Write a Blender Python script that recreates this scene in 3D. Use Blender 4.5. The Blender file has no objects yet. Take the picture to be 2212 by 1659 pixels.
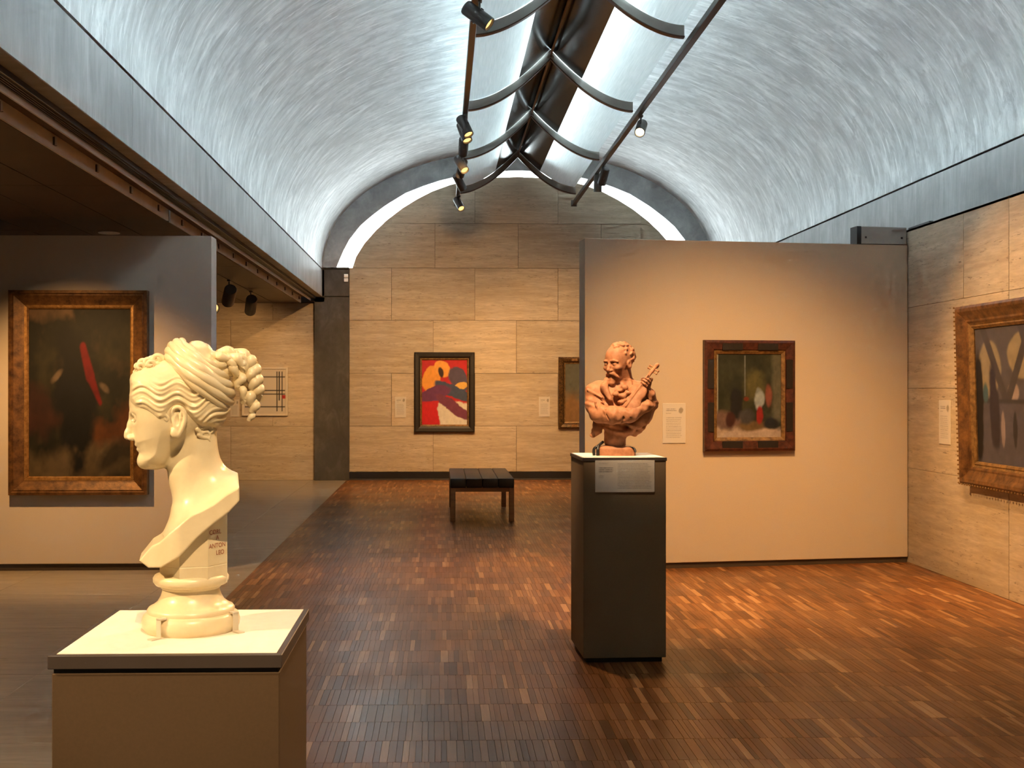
import bpy, bmesh, math, random
import numpy as np
from mathutils import Vector, Matrix

# ------------------------------------------------------------------ camera, world, daylight, exposure
scn = bpy.context.scene
col = scn.collection
CAM_H = 1.58
cam_data = bpy.data.cameras.new('camera')
cam_data.sensor_width = 36.0
cam_data.lens = 36.0 * 2440.0 / 2212.0
cam_data.shift_x = 90.0 / 2212.0
cam_data.shift_y = 9.5 / 2212.0
cam_data.clip_start = 0.05
cam = bpy.data.objects.new('camera', cam_data)
col.objects.link(cam)
cam.location = (0, 0, CAM_H)
cam.rotation_euler = (math.radians(90), 0, math.radians(-1.5))
scn.camera = cam

world = bpy.data.worlds.new('sky')
world.use_nodes = True
world.node_tree.nodes['Background'].inputs[0].default_value = (0.75, 0.88, 1.0, 1)
world.node_tree.nodes['Background'].inputs[1].default_value = 2.0
scn.world = world

scn.view_settings.view_transform = 'Standard'
scn.view_settings.look = 'None'
scn.view_settings.gamma = 1.0
scn.view_settings.use_curve_mapping = False
scn.view_settings.exposure = 0.0
scn.cycles.use_denoising = True
scn.cycles.max_bounces = 5
scn.cycles.diffuse_bounces = 4
scn.cycles.glossy_bounces = 3
scn.cycles.transmission_bounces = 3
scn.cycles.use_adaptive_sampling = True
scn.cycles.adaptive_threshold = 0.15
scn.cycles.adaptive_min_samples = 16
scn.cycles.caustics_reflective = False
scn.cycles.caustics_refractive = False
scn.cycles.sample_clamp_indirect = 0.0

SKY_POWER = 1120.0
GLASS_EMIT = 13.0
WARM = (1.0, 0.54, 0.19)
SPOT_GAIN = 1.0

def daylight(name, loc, sx, sy, power, color):
    d = bpy.data.lights.new(name, 'AREA')
    d.shape = 'RECTANGLE'
    d.size = sx
    d.size_y = sy
    d.energy = power
    d.color = color
    o = bpy.data.objects.new(name, d)
    col.objects.link(o)
    d.spread = math.radians(74)
    o.location = loc
    o.rotation_euler = (0, math.radians(-4), 0)
    return o

VC, VA, VB, VZ = 1.34, 3.375, 2.03, 3.64       # vault centre line, half span, rise, springing height
YB = 19.52                                      # end wall face
# daylight entering through the slot that runs along the crown of the vault
daylight('skylight_daylight', (1.262, 7.6, VZ + VB - 0.03), 0.60, 19.6, SKY_POWER, (0.77, 0.955, 1.0))

# ------------------------------------------------------------------ helpers
random.seed(7)
RNG = np.random.default_rng(11)

def tag(o, label=None, cat=None, group=None, kind=None):
    if label: o['label'] = label
    if cat: o['category'] = cat
    if group: o['group'] = group
    if kind: o['kind'] = kind
    return o

def thing(name, loc, label, cat, group=None, kind=None):
    o = bpy.data.objects.new(name, None)
    o.empty_display_size = 0.1
    col.objects.link(o)
    o.location = loc
    return tag(o, label, cat, group, kind)

def attach(o, parent):
    o.parent = parent
    if parent is not None and parent.parent is None:
        o.matrix_parent_inverse = parent.matrix_basis.inverted()
    return o

def link(name, me, mat=None, parent=None, smooth=False, sharp=True):
    if mat is not None and not me.materials:
        me.materials.append(mat)
    if smooth:
        me.polygons.foreach_set('use_smooth', [True] * len(me.polygons))
        if sharp: me.set_sharp_from_angle(angle=math.radians(48))
    o = bpy.data.objects.new(name, me)
    col.objects.link(o)
    if parent is not None: attach(o, parent)
    return o

def mesh(name, v, f, mat=None, parent=None, smooth=False):
    me = bpy.data.meshes.new(name)
    me.from_pydata([tuple(map(float, p)) for p in v], [], [tuple(map(int, q)) for q in f])
    me.update()
    return link(name, me, mat, parent, smooth)

BOXF = [(0, 3, 2, 1), (4, 5, 6, 7), (0, 1, 5, 4), (1, 2, 6, 5), (2, 3, 7, 6), (3, 0, 4, 7)]

def boxv(x0, x1, y0, y1, z0, z1):
    return [(x0, y0, z0), (x1, y0, z0), (x1, y1, z0), (x0, y1, z0), (x0, y0, z1), (x1, y0, z1), (x1, y1, z1), (x0, y1, z1)]

def box(name, x0, x1, y0, y1, z0, z1, mat, parent=None, bevel=0.0, seg=1, xf=None):
    bm = bmesh.new()
    vs = [bm.verts.new(p) for p in boxv(x0, x1, y0, y1, z0, z1)]
    for q in BOXF: bm.faces.new([vs[i] for i in q])
    if bevel > 0:
        bmesh.ops.bevel(bm, geom=list(bm.edges), offset=bevel, segments=seg, profile=0.5, affect='EDGES')
    if xf is not None: bm.transform(xf)
    me = bpy.data.meshes.new(name)
    bm.to_mesh(me); bm.free()
    return link(name, me, mat, parent, smooth=(seg > 1))

def lathe(name, prof, mat, parent=None, n=48, center=(0, 0, 0), squash=(1, 1), xf=None):
    v, f = [], []
    m = len(prof)
    for i in range(n):
        a = 2 * math.pi * i / n
        for r, z in prof:
            v.append((center[0] + r * math.cos(a) * squash[0], center[1] + r * math.sin(a) * squash[1], center[2] + z))
    for i in range(n):
        j = (i + 1) % n
        for k in range(m - 1):
            f.append((i * m + k, j * m + k, j * m + k + 1, i * m + k + 1))
    f.append([i * m for i in range(n)][::-1])
    f.append([i * m + m - 1 for i in range(n)])
    if xf is not None: v = [tuple(xf @ Vector(p)) for p in v]
    return mesh(name, v, f, mat, parent, True)

def catmull(P, n=8, closed=False):
    P = np.asarray(P, float)
    out = []
    N = len(P)
    segs = N if closed else N - 1
    for i in range(segs):
        if closed: a, b, c, d = P[(i - 1) % N], P[i], P[(i + 1) % N], P[(i + 2) % N]
        else: a, b, c, d = P[max(i - 1, 0)], P[i], P[i + 1], P[min(i + 2, N - 1)]
        for t in np.linspace(0, 1, n, endpoint=False):
            out.append(0.5 * (2 * b + (c - a) * t + (2 * a - 5 * b + 4 * c - d) * t * t + (3 * b - a - 3 * c + d) * t ** 3))
    if not closed: out.append(P[-1])
    return np.array(out)

def tube_geo(path, rad, ns=10, closed=False, flat=1.0, flat_axis=None):
    """swept tube; rad scalar or per point; flat squashes along flat_axis"""
    path = np.asarray(path, float)
    n = len(path)
    rad = np.full(n, rad) if np.isscalar(rad) else np.asarray(rad)
    if closed: T = np.roll(path, -1, 0) - np.roll(path, 1, 0)
    else: T = np.gradient(path, axis=0)
    T /= np.linalg.norm(T, axis=1)[:, None] + 1e-12
    N = np.zeros_like(T)
    ref = np.array([0.0, 0.0, 1.0]) if abs(T[0][2]) < 0.9 else np.array([1.0, 0.0, 0.0])
    for i in range(n):
        nn = ref - T[i] * ref.dot(T[i])
        nn /= np.linalg.norm(nn) + 1e-12
        N[i] = nn; ref = nn
    B = np.cross(T, N)
    v, f = [], []
    for i in range(n):
        for k in range(ns):
            a = 2 * math.pi * k / ns
            off = rad[i] * (math.cos(a) * N[i] + math.sin(a) * B[i])
            if flat_axis is not None:
                fa = np.asarray(flat_axis, float)
                off = off - fa * off.dot(fa) * (1 - flat)
            v.append(path[i] + off)
    m = n if closed else n - 1
    for i in range(m):
        j = (i + 1) % n
        for k in range(ns):
            l = (k + 1) % ns
            f.append((i * ns + k, j * ns + k, j * ns + l, i * ns + l))
    if not closed:
        f.append(list(range(ns)))
        f.append([(n - 1) * ns + k for k in range(ns)][::-1])
    return v, f

def tube(name, path, rad, mat, parent=None, ns=10, closed=False, **kw):
    v, f = tube_geo(path, rad, ns, closed, **kw)
    return mesh(name, v, f, mat, parent, True)

# ------------------------------------------------------------------ materials
def nmat(name, rough=0.5, metal=0.0, spec=0.5, color=None, coat=0.0, coat_rough=0.1):
    m = bpy.data.materials.new(name)
    m.use_nodes = True
    b = m.node_tree.nodes['Principled BSDF']
    b.inputs['Roughness'].default_value = rough
    b.inputs['Metallic'].default_value = metal
    b.inputs['Specular IOR Level'].default_value = spec
    b.inputs['Coat Weight'].default_value = coat
    b.inputs['Coat Roughness'].default_value = coat_rough
    if color: b.inputs['Base Color'].default_value = (*color, 1)
    return m, m.node_tree, b

def node(nt, typ, **kw):
    n = nt.nodes.new(typ)
    for k, v in kw.items(): setattr(n, k, v)
    return n

def ramp(nt, fac, stops):
    r = node(nt, 'ShaderNodeValToRGB')
    els = r.color_ramp.elements
    while len(els) < len(stops): els.new(0.5)
    for e, (p, c) in zip(els, stops):
        e.position = p; e.color = (*c, 1)
    nt.links.new(fac, r.inputs[0])
    return r.outputs[0]

def noise(nt, vec, scale, detail=4, rough=0.55, dist=0.0):
    n = node(nt, 'ShaderNodeTexNoise')
    n.inputs['Scale'].default_value = scale
    n.inputs['Detail'].default_value = detail
    n.inputs['Roughness'].default_value = rough
    n.inputs['Distortion'].default_value = dist
    nt.links.new(vec, n.inputs['Vector'])
    return n.outputs[0]

def mapping(nt, vec, scale=(1, 1, 1), loc=(0, 0, 0), rot=(0, 0, 0)):
    m = node(nt, 'ShaderNodeMapping')
    m.inputs['Scale'].default_value = scale
    m.inputs['Location'].default_value = loc
    m.inputs['Rotation'].default_value = rot
    nt.links.new(vec, m.inputs['Vector'])
    return m.outputs[0]

def mixc(nt, fac, a, b, mode='MIX'):
    m = node(nt, 'ShaderNodeMix', data_type='RGBA', blend_type=mode)
    for s, x in ((m.inputs[0], fac), (m.inputs[6], a), (m.inputs[7], b)):
        if isinstance(x, (int, float)): s.default_value = x
        elif isinstance(x, tuple): s.default_value = (*x, 1)
        else: nt.links.new(x, s)
    return m.outputs[2]

def maprange(nt, v, a, b, c=0.0, d=1.0):
    m = node(nt, 'ShaderNodeMapRange')
    nt.links.new(v, m.inputs[0])
    for i, x in enumerate((a, b, c, d)): m.inputs[i + 1].default_value = x
    return m.outputs[0]

def bump(nt, b, h, strength, dist=0.01):
    n = node(nt, 'ShaderNodeBump')
    n.inputs['Strength'].default_value = strength
    n.inputs['Distance'].default_value = dist
    nt.links.new(h, n.inputs['Height'])
    nt.links.new(n.outputs[0], b.inputs['Normal'])

def objco(nt):
    return node(nt, 'ShaderNodeTexCoord').outputs['Object']

def travertine(name, axis, base, dark, light, rough=0.6, pits=1.0, spec=0.35):
    """stone with bedding veins running horizontally; axis = world axis along the wall ('x','y') or 'floor'"""
    m, nt, b = nmat(name, rough, spec=spec)
    co = objco(nt)
    inf = node(nt, 'ShaderNodeObjectInfo')
    off = node(nt, 'ShaderNodeVectorMath', operation='ADD')
    sc = node(nt, 'ShaderNodeVectorMath', operation='SCALE')
    cmb = node(nt, 'ShaderNodeCombineXYZ')
    for i in range(3): nt.links.new(inf.outputs['Random'], cmb.inputs[i])
    nt.links.new(cmb.outputs[0], sc.inputs[0]); sc.inputs[3].default_value = 37.0
    nt.links.new(co, off.inputs[0]); nt.links.new(sc.outputs[0], off.inputs[1])
    co2 = off.outputs[0]
    s = {'x': (0.55, 1, 7.0), 'y': (1, 0.55, 7.0), 'floor': (0.6, 5.0, 1.0)}[axis]
    s2 = {'x': (6, 1, 42), 'y': (1, 6, 42), 'floor': (5, 40, 1)}[axis]
    band = noise(nt, mapping(nt, co2, s), 1.6, 6, 0.62, 0.35)
    fine = noise(nt, mapping(nt, co2, s2), 1.0, 5, 0.6, 0.2)
    c = ramp(nt, band, [(0.25, dark), (0.5, base), (0.75, light)])
    c = mixc(nt, maprange(nt, fine, 0.35, 0.7, 0.0, 0.75), c, tuple(x * 0.72 for x in base))
    pit_n = noise(nt, mapping(nt, co2, tuple(q * 1.9 for q in s2)), 1.0, 3, 0.7, 0.4)
    clus = noise(nt, mapping(nt, co2, s), 2.3, 4, 0.6, 0.5)
    pm = node(nt, 'ShaderNodeMath', operation='MULTIPLY')
    nt.links.new(maprange(nt, pit_n, 0.57, 0.66), pm.inputs[0])
    nt.links.new(maprange(nt, clus, 0.47, 0.62), pm.inputs[1])
    pm2 = node(nt, 'ShaderNodeMath', operation='MULTIPLY'); pm2.inputs[1].default_value = 0.8 * pits
    nt.links.new(pm.outputs[0], pm2.inputs[0])
    c = mixc(nt, pm2.outputs[0], c, tuple(x * 0.25 for x in base))
    tone = maprange(nt, inf.outputs['Random'], 0, 1, 0.93, 1.07)
    hv = node(nt, 'ShaderNodeHueSaturation')
    nt.links.new(tone, hv.inputs['Value']); nt.links.new(c, hv.inputs['Color'])
    nt.links.new(hv.outputs[0], b.inputs['Base Color'])
    return m

def concrete(name, base, dark, light, scale=(1, 1, 1), rough=0.5, uv=False, spec=0.5, blot=1.3, mott=0.0):
    m, nt, b = nmat(name, rough, spec=spec)
    co = node(nt, 'ShaderNodeUVMap').outputs[0] if uv else objco(nt)
    st = noise(nt, mapping(nt, co, scale), 2.2, 9, 0.68, 0.5)
    bl = noise(nt, co, blot, 5, 0.6, 0.6)
    c = ramp(nt, st, [(0.28, dark), (0.5, base), (0.70, light)])
    c = mixc(nt, maprange(nt, bl, 0.38, 0.66, 0.0, 0.75), c, tuple(x * 0.66 for x in base))
    if mott:
        m1 = noise(nt, mapping(nt, co, (2.2, 1.1, 1)), 3.2, 7, 0.72, 0.9)
        c = mixc(nt, maprange(nt, m1, 0.50, 0.66, 0.0, mott), c, dark)
        m2 = noise(nt, mapping(nt, co, (7.0, 0.9, 1), (3.1, 8.2, 0)), 2.4, 6, 0.66, 0.5)
        c = mixc(nt, maprange(nt, m2, 0.56, 0.68, 0.0, mott), c, light)
    fine = noise(nt, mapping(nt, co, tuple(3.7 * q for q in scale)), 6.0, 4, 0.7)
    c = mixc(nt, maprange(nt, fine, 0.62, 0.78, 0.0, 0.6), c, light)
    nt.links.new(c, b.inputs['Base Color'])
    nt.links.new(maprange(nt, st, 0.3, 0.7, rough + 0.10, rough - 0.10), b.inputs['Roughness'])
    return m

def plain(name, color, rough=0.5, metal=0.0, var=0.06, scale=8.0, spec=0.5, coat=0.0, stretch=(1, 1, 1), bmp=0.0):
    m, nt, b = nmat(name, rough, metal, spec, coat=coat)
    n = noise(nt, mapping(nt, objco(nt), stretch), scale, 4, 0.6)
    c = ramp(nt, n, [(0.3, tuple(x * (1 - var) for x in color)), (0.7, tuple(min(1, x * (1 + var)) for x in color))])
    nt.links.new(c, b.inputs['Base Color'])
    if bmp: bump(nt, b, n, bmp, 0.003)
    return m

def emit(name, color, strength):
    m = bpy.data.materials.new(name)
    m.use_nodes = True
    nt = m.node_tree
    nt.nodes.clear()
    e = node(nt, 'ShaderNodeEmission')
    e.inputs[0].default_value = (*color, 1); e.inputs[1].default_value = strength
    o = node(nt, 'ShaderNodeOutputMaterial')
    nt.links.new(e.outputs[0], o.inputs[0])
    return m

def wood(name, source, rough=0.34):
    """oak strips; tone from the object's random number or from a face attribute"""
    m, nt, b = nmat(name, rough, spec=0.36, coat=0.05, coat_rough=0.2)
    if source == 'object': t = node(nt, 'ShaderNodeObjectInfo').outputs['Random']
    else:
        a = node(nt, 'ShaderNodeAttribute'); a.attribute_name = 'tone'; t = a.outputs['Fac']
    c = ramp(nt, t, [(0.0, (0.095, 0.034, 0.010)), (0.18, (0.16, 0.058, 0.016)), (0.5, (0.215, 0.080, 0.022)), (0.8, (0.27, 0.106, 0.03)), (0.93, (0.38, 0.175, 0.06)), (1.0, (0.52, 0.27, 0.11))])
    g = noise(nt, mapping(nt, objco(nt), (60, 3, 3)), 2.0, 4, 0.6)
    c = mixc(nt, maprange(nt, g, 0.3, 0.75, 0.0, 0.45), c, (0.13, 0.046, 0.013))
    nt.links.new(c, b.inputs['Base Color'])
    g2 = noise(nt, objco(nt), 1.5, 3, 0.5)
    nt.links.new(maprange(nt, g2, 0.3, 0.7, rough - 0.05, rough + 0.08), b.inputs['Roughness'])
    return m

M = {}
M['vault'] = concrete('vault_concrete', (0.62, 0.645, 0.655), (0.36, 0.38, 0.395), (0.88, 0.90, 0.91), (3.4, 0.95, 1.0), 0.40, uv=True, blot=2.0, mott=0.8)
M['beam'] = concrete('beam_concrete', (0.43, 0.44, 0.44), (0.32, 0.325, 0.33), (0.54, 0.55, 0.55), (1.0, 5.0, 0.7), 0.5, blot=1.2)
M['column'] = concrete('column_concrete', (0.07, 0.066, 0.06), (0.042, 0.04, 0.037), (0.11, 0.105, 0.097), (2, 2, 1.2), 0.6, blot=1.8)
M['arch'] = concrete('arch_concrete', (0.36, 0.37, 0.37), (0.25, 0.255, 0.26), (0.48, 0.485, 0.48), (2, 2, 2), 0.55, blot=1.6)
M['trav_back'] = travertine('travertine_back', 'x', (0.50, 0.405, 0.29), (0.36, 0.28, 0.19), (0.62, 0.52, 0.395))
M['trav_right'] = travertine('travertine_right', 'y', (0.50, 0.405, 0.29), (0.36, 0.28, 0.19), (0.62, 0.52, 0.395))
M['trav_floor'] = travertine('travertine_floor', 'floor', (0.37, 0.315, 0.245), (0.25, 0.212, 0.165), (0.47, 0.41, 0.33), 0.33, 0.9, 0.5)
M['mortar'] = plain('joint_mortar', (0.16, 0.13, 0.10), 0.9)
M['dark_gap'] = plain('dark_recess', (0.012, 0.011, 0.010), 0.8)
M['partition'] = plain('partition_fabric', (0.52, 0.425, 0.315), 0.85, var=0.05, scale=300.0, spec=0.15)
M['partition_grey'] = plain('partition_grey_fabric', (0.60, 0.52, 0.445), 0.85, var=0.05, scale=300.0, spec=0.15)
M['brown_base'] = plain('brown_baseboard', (0.06, 0.042, 0.03), 0.5)
M['black_metal'] = plain('black_steel', (0.014, 0.014, 0.016), 0.35, 0.0, spec=0.5)
M['soffit'] = plain('brown_soffit', (0.13, 0.09, 0.065), 0.55)
M['ceiling_panel'] = plain('bronze_ceiling_panel', (0.105, 0.075, 0.056), 0.5, var=0.1, scale=2.0)
M['strip_light'] = plain('light_soffit_strip', (0.82, 0.78, 0.72), 0.6, var=0.08, scale=4)
M['white_trim'] = plain('white_trim', (0.90, 0.90, 0.89), 0.4, var=0.03)
M['fixture'] = plain('grey_fixture', (0.12, 0.115, 0.11), 0.38, 0.35)
M['rail'] = plain('painted_steel_rail', (0.085, 0.078, 0.074), 0.35, 0.3)
M['rib'] = plain('painted_rib', (0.34, 0.33, 0.305), 0.8, 0.0)
M['lining'] = plain('bright_aluminium_lining', (0.86, 0.87, 0.88), 0.4, 0.0, var=0.03)
M['rib_edge'] = plain('copper_brown_edge', (0.10, 0.05, 0.03), 0.4, 0.3)
M['dark_sheet'] = plain('dark_bronze_sheet', (0.030, 0.023, 0.021), 0.18, 0.3, spec=0.6)
M['white'] = plain('white_card', (0.74, 0.70, 0.62), 0.8, var=0.02)
M['lens'] = emit('lamp_face', (1.0, 0.58, 0.18), 2.2)
M['lens_hot'] = emit('lamp_face_hot', (1.0, 0.78, 0.45), 9.0)
M['glass_glow'] = emit('daylit_glass', (0.84, 0.97, 1.0), GLASS_EMIT)
M['oak_obj'] = wood('oak_strip', 'object')
M['oak_attr'] = wood('oak_strip_field', 'attr')
M['pedestal'] = plain('pedestal_taupe', (0.098, 0.063, 0.035), 0.75, var=0.05, scale=150.0, spec=0.25)
M['pedestal_lit'] = plain('pedestal_taupe_lit', (0.185, 0.128, 0.072), 0.75, var=0.05, scale=150.0, spec=0.25)  # same taupe with brightness put into the colour, standing in for light on its front
M['pedestal_top'] = plain('pedestal_top_card', (0.80, 0.75, 0.65), 0.8, var=0.03, scale=40)
M['pedestal_edge'] = plain('pedestal_edge_brown', (0.055, 0.042, 0.036), 0.5)
# perforated aluminium reflector: lets some daylight through and shows a fine lengthwise weave
def reflector_mat():
    m, nt, b = nmat('perforated_aluminium', 0.45, 0.0, 0.5)
    co = node(nt, 'ShaderNodeUVMap').outputs[0]
    n = noise(nt, mapping(nt, co, (40.0, 1.2, 1)), 2.0, 4, 0.6)
    c = ramp(nt, n, [(0.3, (0.72, 0.74, 0.74)), (0.7, (0.86, 0.87, 0.87))])
    nt.links.new(c, b.inputs['Base Color'])
    t = node(nt, 'ShaderNodeBsdfTranslucent')
    nt.links.new(c, t.inputs[0])
    mx = node(nt, 'ShaderNodeMixShader')
    mx.inputs[0].default_value = 0.58
    out = nt.nodes['Material Output']
    nt.links.new(b.outputs[0], mx.inputs[1]); nt.links.new(t.outputs[0], mx.inputs[2])
    nt.links.new(mx.outputs[0], out.inputs[0])
    return m
M['reflector'] = reflector_mat()

# ------------------------------------------------------------------ floor: parquet strips and stone slabs
FX0, FX1, FY0, FY1 = -1.62, 4.245, -1.6, 19.515
fl = box('floor', FX0, FX1 + 0.3, -2.5, 19.7, -0.08, -0.004, M['mortar'])
tag(fl, 'reddish brown oak parquet floor of short strips laid in rows', 'floor', kind='structure')
ROW = 0.29
strips = []
y = FY0
row = 0
while y < FY1 - 0.01:
    y1 = min(y + ROW, FY1)
    x = FX0
    while x < FX1 - 0.004:
        w = random.choice((0.022, 0.028, 0.028, 0.034, 0.034, 0.045))
        x1 = min(x + w, FX1)
        strips.append((x, x1, y, y1))
        x = x1
    y = y1
    row += 1

def proj(X, Y, Z):
    a = math.radians(1.5)
    d = X * math.sin(a) + Y * math.cos(a)
    r = X * math.cos(a) - Y * math.sin(a)
    if d < 0.1: return None
    return 1016 + 2440 * r / d, 839 - 2440 * (Z - CAM_H) / d

cand = []
for i, (x0, x1, y0, y1) in enumerate(strips):
    p = proj((x0 + x1) / 2, y0 + 0.02, 0)
    if p is None or not (680 < p[0] < 2200 and p[1] < 1655): continue
    if 1225 < p[0] < 1445 and p[1] < 1440: continue
    q = proj((x0 + x1) / 2, y1, 0)
    cand.append(((p[1] - q[1]) * (x1 - x0) / max(y0, 1.0), i))
cand.sort(reverse=True)
single = set(i for _, i in cand[:290])
gap = 0.0006
me_cache = {}
sv, sf, stone = [], [], []
for i, (x0, x1, y0, y1) in enumerate(strips):
    if i in single:
        key = (round(x1 - x0, 3), round(y1 - y0, 3))
        if key not in me_cache:
            w, l = key
            me = bpy.data.meshes.new('parquet_strip')
            c = 0.0008
            v = [(gap, gap, -0.006), (w - gap, gap, -0.006), (w - gap, l - gap, -0.006), (gap, l - gap, -0.006),
                 (gap, gap, -c), (w - gap, gap, -c), (w - gap, l - gap, -c), (gap, l - gap, -c),
                 (gap + c, gap + c, 0), (w - gap - c, gap + c, 0), (w - gap - c, l - gap - c, 0), (gap + c, l - gap - c, 0)]
            f = [(0, 3, 2, 1), (8, 9, 10, 11)]
            for k in range(4):
                k2 = (k + 1) % 4
                f += [(k, k2, 4 + k2, 4 + k), (4 + k, 4 + k2, 8 + k2, 8 + k)]
            me.from_pydata(v, [], f)
            me.materials.append(M['oak_obj'])
            me_cache[key] = me
        o = bpy.data.objects.new('parquet_strip', me_cache[key])
        col.objects.link(o)
        o.parent = fl
        o.location = (x0, y0, random.uniform(-0.0004, 0.0))
    else:
        b0 = len(sv)
        zt = random.uniform(-0.0004, 0.0)
        sv += boxv(x0 + gap, x1 - gap, y0 + gap, y1 - gap, -0.006, zt)
        sf += [tuple(b0 + k for k in q) for q in BOXF[1:]]
        stone += [random.random()] * 5
so = mesh('parquet_strips', sv, sf, M['oak_attr'], fl)
at = so.data.attributes.new('tone', 'FLOAT', 'FACE')
at.data.foreach_set('value', stone)
tag(so, kind='stuff')

fs = box('floor', -6.2, FX0, -2.5, 19.7, -0.08, -0.004, M['mortar'])
tag(fs, 'grey brown travertine slab floor along the left of the parquet', 'floor', kind='structure')
xe = [-6.0, -4.66, -3.44, -2.226, FX0]
ye = [-1.6] + [0.2 + 1.22 * k for k in range(16)] + [19.515]
for i in range(len(xe) - 1):
    for j in range(len(ye) - 1):
        box('stone_slab', xe[i] + 0.0015, xe[i + 1] - 0.0015, ye[j] + 0.0015, ye[j + 1] - 0.0015, -0.02, 0.0, M['trav_floor'], fs, 0.001)

# ------------------------------------------------------------------ vault
def ell(t):                                   # t from 0 (left springing) to pi (right springing)
    c, s = math.cos(t), math.sin(t)
    e = 0.96
    return VC - VA * math.copysign(abs(c) ** e, c), VZ + VB * abs(s) ** e

VY0, VY1 = -2.4, 19.46
def vault_half(side):
    ts = []
    tmax = math.acos(0.36 / VA)
    n = 40
    ts = [tmax * i / n for i in range(n + 1)]
    if side > 0: ts = [math.pi - t for t in ts]
    inner = [ell(t) for t in ts]
    ys = np.linspace(VY0, VY1, 45)
    v, f, uv = [], [], []
    arc = [0.0]
    for i in range(1, len(inner)): arc.append(arc[-1] + math.dist(inner[i], inner[i - 1]))
    outer = []
    for (x, z) in inner:
        d = Vector((x - VC, z - VZ + 0.6)).normalized() * 0.14
        outer.append((x + d.x, z + d.y))
    m = len(inner)
    for lay in (inner, outer):
        for yy in ys:
            for k, (x, z) in enumerate(lay):
                v.append((x, yy, z)); uv.append((yy, arc[k] + side * 20))
    N = len(ys) * m
    flip = side < 0
    for j in range(len(ys) - 1):
        for k in range(m - 1):
            q = (j * m + k, j * m + k + 1, (j + 1) * m + k + 1, (j + 1) * m + k)
            f.append(q if flip else q[::-1])
            f.append(tuple(N + a for a in (q[::-1] if flip else q)))
    for j in range(len(ys) - 1):                     # crown edge and springing edge
        for k in (0, m - 1):
            f.append((j * m + k, (j + 1) * m + k, N + (j + 1) * m + k, N + j * m + k))
    for k in range(m - 1):
        for j in (0, len(ys) - 1):
            f.append((j * m + k, j * m + k + 1, N + j * m + k + 1, N + j * m + k))
    o = mesh('ceiling', v, f, M['vault'], None, True)
    ul = o.data.uv_layers.new(name='UVMap')
    li = np.empty(len(o.data.loops), dtype=np.int32)
    o.data.loops.foreach_get('vertex_index', li)
    ul.data.foreach_set('uv', np.array(uv, dtype=np.float32)[li].ravel())
    for p in o.data.polygons:
        if p.index >= 2 * (len(ys) - 1) * (m - 1): p.use_smooth = False
    return o
tag(vault_half(-1), 'left half of the silvery streaked concrete barrel vault', 'ceiling', kind='structure')
tag(vault_half(1), 'right half of the silvery streaked concrete barrel vault', 'ceiling', kind='structure')
# skylight dome over the crown slot
box('window_1', VC - 0.40, VC + 0.40, VY0, VY1, VZ + VB + 0.10, VZ + VB + 0.13, M['white_trim'])
tag(bpy.data.objects['window_1'], 'acrylic skylight cover over the slot along the vault crown', 'skylight', kind='structure')

# edge beams below the vault, split at their casting joints, with the dark shadow gap at the springing
for side, xf, xb, lab in ((-1, VC - VA, VC - VA - 0.19, 'left'), (1, VC + VA, VC + VA + 0.25, 'right')):
    g = thing('trim_%d' % (1 if side < 0 else 2), (xf, 8, 3.4), 'concrete edge beam under the %s springing of the vault' % lab, 'beam', kind='structure')
    js = [-2.4, 1.42, 7.517, 13.6, 19.46]
    for a, b2 in zip(js, js[1:]):
        box('beam_segment', min(xf, xb), max(xf, xb), a + 0.002, b2 - 0.002, 3.155, 3.622, M['beam'], g, 0.004)
    box('shadow_gap', min(xf + side * 0.03, xb), max(xf + side * 0.03, xb), VY0, VY1, 3.622, 3.645, M['dark_gap'], g)

# left bay: soffit, slotted track, light fascia with clips, bronze ceiling panels
XL = VC - VA
so = box('trim_3', XL - 0.19, XL - 0.105, -2.4, 19.42, 3.12, 3.155, M['black_metal'])
tag(so, 'black slotted track under the left concrete beam', 'track', kind='structure')
for k in range(4):
    box('track_groove', XL - 0.178 + 0.017 * k, XL - 0.172 + 0.017 * k, -2.4, 19.42, 3.114, 3.122, M['rail'], so)
wt = box('trim_4', XL - 0.202, XL - 0.19, -2.4, 19.42, 3.086, 3.16, M['white_trim'])
tag(wt, 'thin white metal edge line beside the black track', 'trim', kind='structure')
sf_ = box('trim_5', -2.39, XL - 0.202, -2.4, 19.42, 3.15, 3.19, M['soffit'])
tag(sf_, 'brown soffit strip between white edge and ceiling fascia', 'soffit', kind='structure')
fa = thing('trim_6', (-2.39, 8, 3.1), 'pale fascia strip with a row of small dark clips at the bay ceiling edge', 'fascia', kind='structure')
for a, b2 in ((-2.4, 4.3), (4.304, 9.98), (10.06, 14.8), (14.804, 19.4)):
    box('fascia_board', -2.405, -2.389, a, b2, 3.05, 3.165, M['strip_light'], fa)
yy = 3.6
while yy < 19.2:
    c = box('clip', -2.389, -2.375, yy - 0.02, yy + 0.02, 3.08, 3.13, M['fixture'], fa)
    box('clip_hook', -2.375, -2.362, yy - 0.02, yy - 0.006, 3.08, 3.13, M['strip_light'], c)
    yy += 0.86
ce = box('ceiling', -6.0, -2.405, -2.4, 19.5, 3.066, 3.3, M['dark_gap'])
tag(ce, 'low dark bronze panelled ceiling of the left bay', 'ceiling', kind='structure')
xs = [-2.405, -2.868, -3.339, -3.833, -4.31, -4.79, -5.27, -6.0]
ys = [-2.4, 2.15, 5.2, 8.257, 10.62, 13.7, 16.7, 19.5]
for i in range(len(xs) - 1):
    for j in range(len(ys) - 1):
        box('ceiling_panel', xs[i + 1] + 0.006, xs[i] - 0.006, ys[j] + 0.004, ys[j + 1] - 0.004, 3.05, 3.07, M['ceiling_panel'], ce)

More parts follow.
